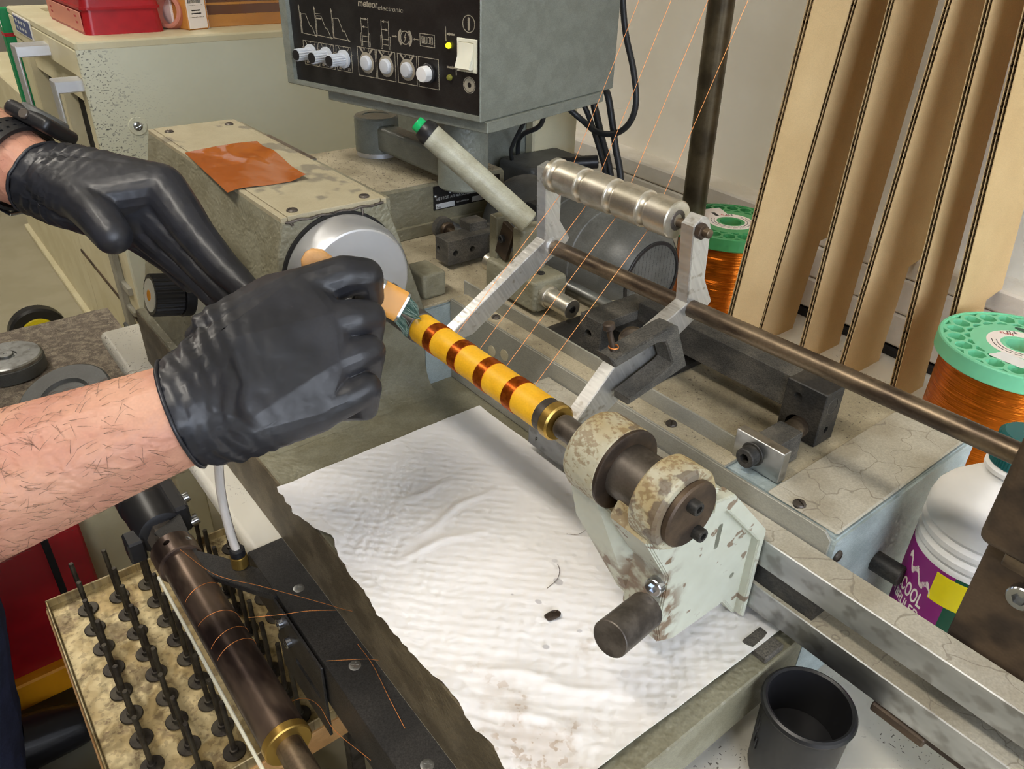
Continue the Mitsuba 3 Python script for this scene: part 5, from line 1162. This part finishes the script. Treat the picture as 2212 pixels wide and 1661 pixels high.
LI = [(-0.0847, -0.1250, 0.0826, 0.0210), (-0.0622, -0.1200, 0.0668, 0.0190), (-0.0409, -0.1164, 0.0512, 0.0172), (-0.0104, -0.1083, 0.0305, 0.0145), (0.0163, -0.0981, 0.0131, 0.0118)]
LMi = [(-0.0894, -0.1358, 0.0621, 0.0200), (-0.0596, -0.1228, 0.0358, 0.0165), (-0.0327, -0.1142, 0.0162, 0.0140), (-0.0042, -0.1051, -0.0027, 0.0115)]
LRi = [(-0.0984, -0.1464, 0.0472, 0.0185), (-0.0809, -0.1334, 0.0268, 0.0150), (-0.0564, -0.1218, 0.0097, 0.0125), (-0.0305, -0.1131, -0.0083, 0.0105)]
LP = [(-0.1078, -0.1533, 0.0405, 0.0165), (-0.1035, -0.1433, 0.0262, 0.0130), (-0.0861, -0.1324, 0.0134, 0.0110), (-0.0639, -0.1236, -0.0018, 0.0095)]
LT = [(-0.1394, -0.1958, 0.0826, 0.0260), (-0.1064, -0.1865, 0.0772, 0.0205), (-0.0779, -0.1817, 0.0671, 0.0178), (-0.0588, -0.1788, 0.0574, 0.0162)]
def bulge(a, k): return a[:3] + (a[3] + k,)
def hand(wrist, elbow, B, Mc, fingers, thumb, cuff_at, key, rcuff):
    back = tuple(np.array(wrist[:3]) + (np.array(elbow[:3]) - np.array(wrist[:3])) * .25) + (rcuff + .003,)
    bones = [(back, bulge(wrist, .0025)), (bulge(wrist, .0025), B[0], B[1]), (B[0], B[1], Mc[0], Mc[1], Mc[2], Mc[3])]
    for f in fingers: bones += chain(f)
    bones += chain(thumb) + [(thumb[0], thumb[1], Mc[0])]
    m_ = blob(bones, .0042, 6)
    axis = np.array(wrist[:3]) - np.array(elbow[:3]); axis /= np.linalg.norm(axis)
    v = m_.vertices; s = (v - np.array(cuff_at)) @ axis
    # folds: rings round the wrist, fading towards the knuckles
    r_ = v - (np.array(cuff_at) + s[:, None] * axis)
    a_, b_, _ = basis(axis); ang = np.arctan2(r_ @ b_, r_ @ a_)
    wave = np.sin(s * 620 + 2.2 * np.sin(ang * 2 + s * 40) + 1.3 * np.sin(ang * 3 + 1.0) + 5 * meshkit.noise(v * 28, 4))
    amp = .0013 * np.exp(-((s - .022) / .030) ** 2)
    m_.vertices = v + m_.vertex_normals * (amp * wave + (meshkit.fbm(v * 45, 3, 6) - .5) * .0016)[:, None]
    g = man(m_).trim_by_plane(tuple(axis), float(np.array(cuff_at) @ axis))
    g = tm(g)
    k = put(pe + '__glove', g, M_glove, True)
    # rolled hem on the cut edge
    sec = g.vertices[np.abs((g.vertices - np.array(cuff_at)) @ axis) < 1e-4]
    r2 = sec - np.array(cuff_at); an = np.arctan2(r2 @ b_, r2 @ a_); rad = np.linalg.norm(r2, axis=1)
    qs = np.linspace(-np.pi, np.pi, 61); R_ = np.array([np.max(np.where(np.abs(np.angle(np.exp(1j * (an - q)))) < .12, rad, 0)) for q in qs]); R_ = np.where(R_ < .01, R_[R_ > .01].mean(), R_)
    put(k + '__hem', tube(np.array(cuff_at) + (R_ + .0003)[:, None] * (np.cos(qs)[:, None] * a_ + np.sin(qs)[:, None] * b_), .0014, 8), M_glove, True)
    return axis
axR = hand((.1720, -.2023, .0108, .0340), RE, RB, RM, (RI, RMi, RR, RP), RT, (.1718, -.2070, .0108), '', .0360)
axL = hand((-.1704, -.2035, .0794, .0310), LE, LB, LMc, (LI, LMi, LRi, LP), LT, (-.1730, -.2060, .0820), '', .0345)
# body: torso, head, arms and hands as one skin surface (clothes and gloves lie over it)
def inside(L, k): return [q[:3] + (q[3] - k,) for q in L]
HIP, CH, NK = (-.22, -.49, -.25, .125), (-.20, -.58, .18, .14), (-.20, -.575, .40, .055)
HD = (-.19, -.545, .52)
bones = [(HIP, (-.12, -.54, -.02, .11), (-.29, -.54, -.02, .11), CH), (CH, RS, LS), (CH, NK), (NK, (HD[0], HD[1] - .01, HD[2] - .04, .055))]
bones += [((HD[0], HD[1] - .015, HD[2] + .02, .078), (HD[0], HD[1] + .015, HD[2] - .05, .052), (HD[0], HD[1] + .035, HD[2] + .02, .062), (HD[0], HD[1] + .030, HD[2] - .085, .034))]
bones += [((HD[0], HD[1] + .092, HD[2] - .005, .008), (HD[0], HD[1] + .108, HD[2] - .030, .011)), ((HD[0] - .02, HD[1] + .085, HD[2] - .062, .009), (HD[0] + .02, HD[1] + .085, HD[2] - .062, .009))]
for s in (-1, 1): bones += [((HD[0] + s * .074, HD[1] - .005, HD[2] + .005, .012), (HD[0] + s * .072, HD[1], HD[2] - .030, .009)), ((HD[0] + s * .030, HD[1] + .078, HD[2] + .012, .014), (HD[0] + s * .020, HD[1] + .086, HD[2] + .024, .008))]
bones += chain([RS, tuple(np.array(RS[:3]) * .5 + np.array(RE[:3]) * .5) + (.054,), RE]) + chain([RE, RMID, RWp]) + chain([LS, tuple(np.array(LS[:3]) * .5 + np.array(LE[:3]) * .5) + (.054,), LE]) + chain([LE, LMID, LWp])
bones += [(bulge(RWp, -.004), *inside(RB, .005)), (*inside(RB, .005), *inside(RM, .004)), (bulge(LWp, -.004), *inside(LB, .005)), (*inside(LB, .005), *inside(LMc, .004))]
for f in (RI, RMi, RR, RP, RT, LI, LMi, LRi, LP, LT): bones += chain(inside(f, .0028))
for x in (-.155, -.315): bones += chain([(x, -.455, -.30, .080), (x, -.475, -.52, .056), (x, -.50, FLOOR_Z + .075, .045)]) + [((x, -.50, FLOOR_Z + .06, .042), (x, -.40, FLOOR_Z + .035, .03))]
sk = blob(bones, .008, 6)
put(pe + '__body', sk, M_skin, True)
def shell(bones, cuts, off):
    m_ = blob([tuple(bulge(q, off) for q in b) for b in bones], .012, 6)
    v = m_.vertices; m_.vertices = v + m_.vertex_normals * ((meshkit.fbm(v * 18, 3, 8) - .5) * .010)[:, None]
    m_ = man(m_)
    for n_, o in cuts: m_ = m_.trim_by_plane(n_, o)
    return tm(m_)
mid = lambda a, b, t: tuple(np.array(a[:3]) * (1 - t) + np.array(b[:3]) * t)
put(pe + '__shirt', shell([(HIP, (-.12, -.54, -.02, .11), (-.29, -.54, -.02, .11), CH), (CH, RS, LS), (CH, (NK[0], NK[1], NK[2] - .05, .065)), (RS, mid(RS, RE, .5) + (.056,)), (LS, mid(LS, LE, .5) + (.056,))], [((0, 0, 1.0), -.34), ((0, 0, -1.0), -.385)], .012), M_navy, True)
leg = []
for x in (-.150, -.315): leg += chain([(x, -.450, -.30, .090), (x - .01, -.475, -.55, .074), (x - .01, -.50, FLOOR_Z + .10, .064)])
put(pe + '__trousers', shell([(HIP, (-.150, -.45, -.30, .09), (-.315, -.45, -.30, .09))] + leg, [((0, 0, 1.0), FLOOR_Z + .055), ((0, 0, -1.0), .29)], .008), M_navy, True)
for x in (-.160, -.320):
    put(pe + '__shoe', blob([((x, -.515, FLOOR_Z + .048, .046), (x, -.49, FLOOR_Z + .055, .046), (x, -.39, FLOOR_Z + .040, .038), (x + .004, -.35, FLOOR_Z + .034, .032))], .01, 4), M_black, True)
put(pe + '__hair', blob([((HD[0], HD[1] - .025, HD[2] + .030, .080), (HD[0], HD[1] + .005, HD[2] + .050, .070), (HD[0], HD[1] - .045, HD[2] - .02, .058))], .008, 4), M_hair, True)
# hairs on the forearms
def arm_hair(E_, W_, n, seed):
    r_ = np.random.RandomState(seed); E_, W_ = np.array(E_[:3]), np.array(W_[:3]); ax = (W_ - E_) / np.linalg.norm(W_ - E_)
    fc = sk.triangles_center; t_ = (fc - E_) @ ax; L = np.linalg.norm(W_ - E_)
    okf = (t_ > L * .02) & (t_ < L * .93) & (np.linalg.norm(fc - E_ - t_[:, None] * ax, axis=1) < .062) & ((fc - CAM) @ FWD > 0) & (np.einsum('ij,ij->i', sk.face_normals, fc - CAM) < 0)
    sub = sk.submesh([np.where(okf)[0]], append=True)
    pts, fi = trimesh.sample.sample_surface(sub, n, seed=seed); out = []
    for p, f in zip(pts, fi):
        nr = sub.face_normals[f]; d = ax * .8 + r_.normal(0, .45, 3) + np.array([0, 0, -.35]); d -= nr * (d @ nr); d /= np.linalg.norm(d)
        l = r_.uniform(.005, .013)
        out.append(tube([p, p + d * l * .5 + nr * l * .16, p + d * l + nr * l * .10 + r_.normal(0, .0008, 3)], [.00011, .00009, .00003], 3, caps=False))
    return cat_(out)
put(pe + '__arm_hair', arm_hair(RE, RWp, 900, 3), M_hair, True, kind='stuff')
put(pe + '__arm_hair', arm_hair(LE, LWp, 500, 4), M_hair, True, kind='stuff')

# ------------------------------------------------------------------ wristwatch
wa = thing('wristwatch', 'black rubber wristwatch on the left wrist above the glove', 'watch')
wc = np.array([-.1985, -.2200, .0905]); a_, b_, w_ = basis(axL)
q = np.linspace(0, 2 * np.pi, 73)
Rw = .0375
band = []
for s in (-.0105, .0105):
    pass
V = []
for qq in q[:-1]:
    d = np.cos(qq) * a_ + np.sin(qq) * b_
    for rr, ss in ((Rw, -.011), (Rw + .0032, -.0105), (Rw + .0036, 0), (Rw + .0032, .0105), (Rw, .011)): V.append(wc + d * rr + w_ * ss)
n = 72; F = []
for i in range(n):
    k = (i + 1) % n
    for j in range(5):
        l = (j + 1) % 5; F += [(i * 5 + j, i * 5 + l, k * 5 + l), (i * 5 + j, k * 5 + l, k * 5 + j)]
bm = trimesh.Trimesh(V, F, process=False)
if bm.volume < 0: bm.invert()
holes = []
for qq in np.linspace(0, 2 * np.pi, 37)[:-1]:
    d = np.cos(qq) * a_ + np.sin(qq) * b_
    for s in (-.0045, .0045): holes.append(moved(trimesh.creation.box((.0026, .0026, .003)), frame(wc + d * (Rw + .0036) + w_ * s, np.cross(d, w_), w_, d)))
put(wa + '__strap', drill(bm, holes), M_black, 30)
dcase = np.array([-.10, .62, .78]); dcase = dcase - w_ * (dcase @ w_); dcase /= np.linalg.norm(dcase)
wcf = frame(wc + dcase * (Rw + .001) + w_ * .006, np.cross(dcase, w_), w_, dcase)
put(wa + '__case', moved(rbox(-.022, .022, -.024, .024, 0, .014, .005), wcf), M_black, 30)
put(wa + '__bezel', moved(lathe((0, 0, .012), (0, 0, 1), [(0, .021), (.004, .020), (.0055, .0175), (.0045, .0165)], 40), wcf), M_darkgrey, 30)
put(wa + '__case_screw', moved(cyl((-.0245, 0, .007), (-.021, 0, .007), .0045, .0006, 20), wcf), M_darkmetal, 30)
dk_ = -dcase + .5 * np.cross(dcase, w_); dk_ /= np.linalg.norm(dk_)
put(wa + '__buckle', moved(tm(man(bx(-.012, .012, -.013, .013, -.001, .0018, .0006)) - man(trimesh.creation.box((.017, .018, .02)))), frame(wc + dk_ * (Rw + .0045), np.cross(dk_, w_), w_, dk_)), M_chrome, 25)
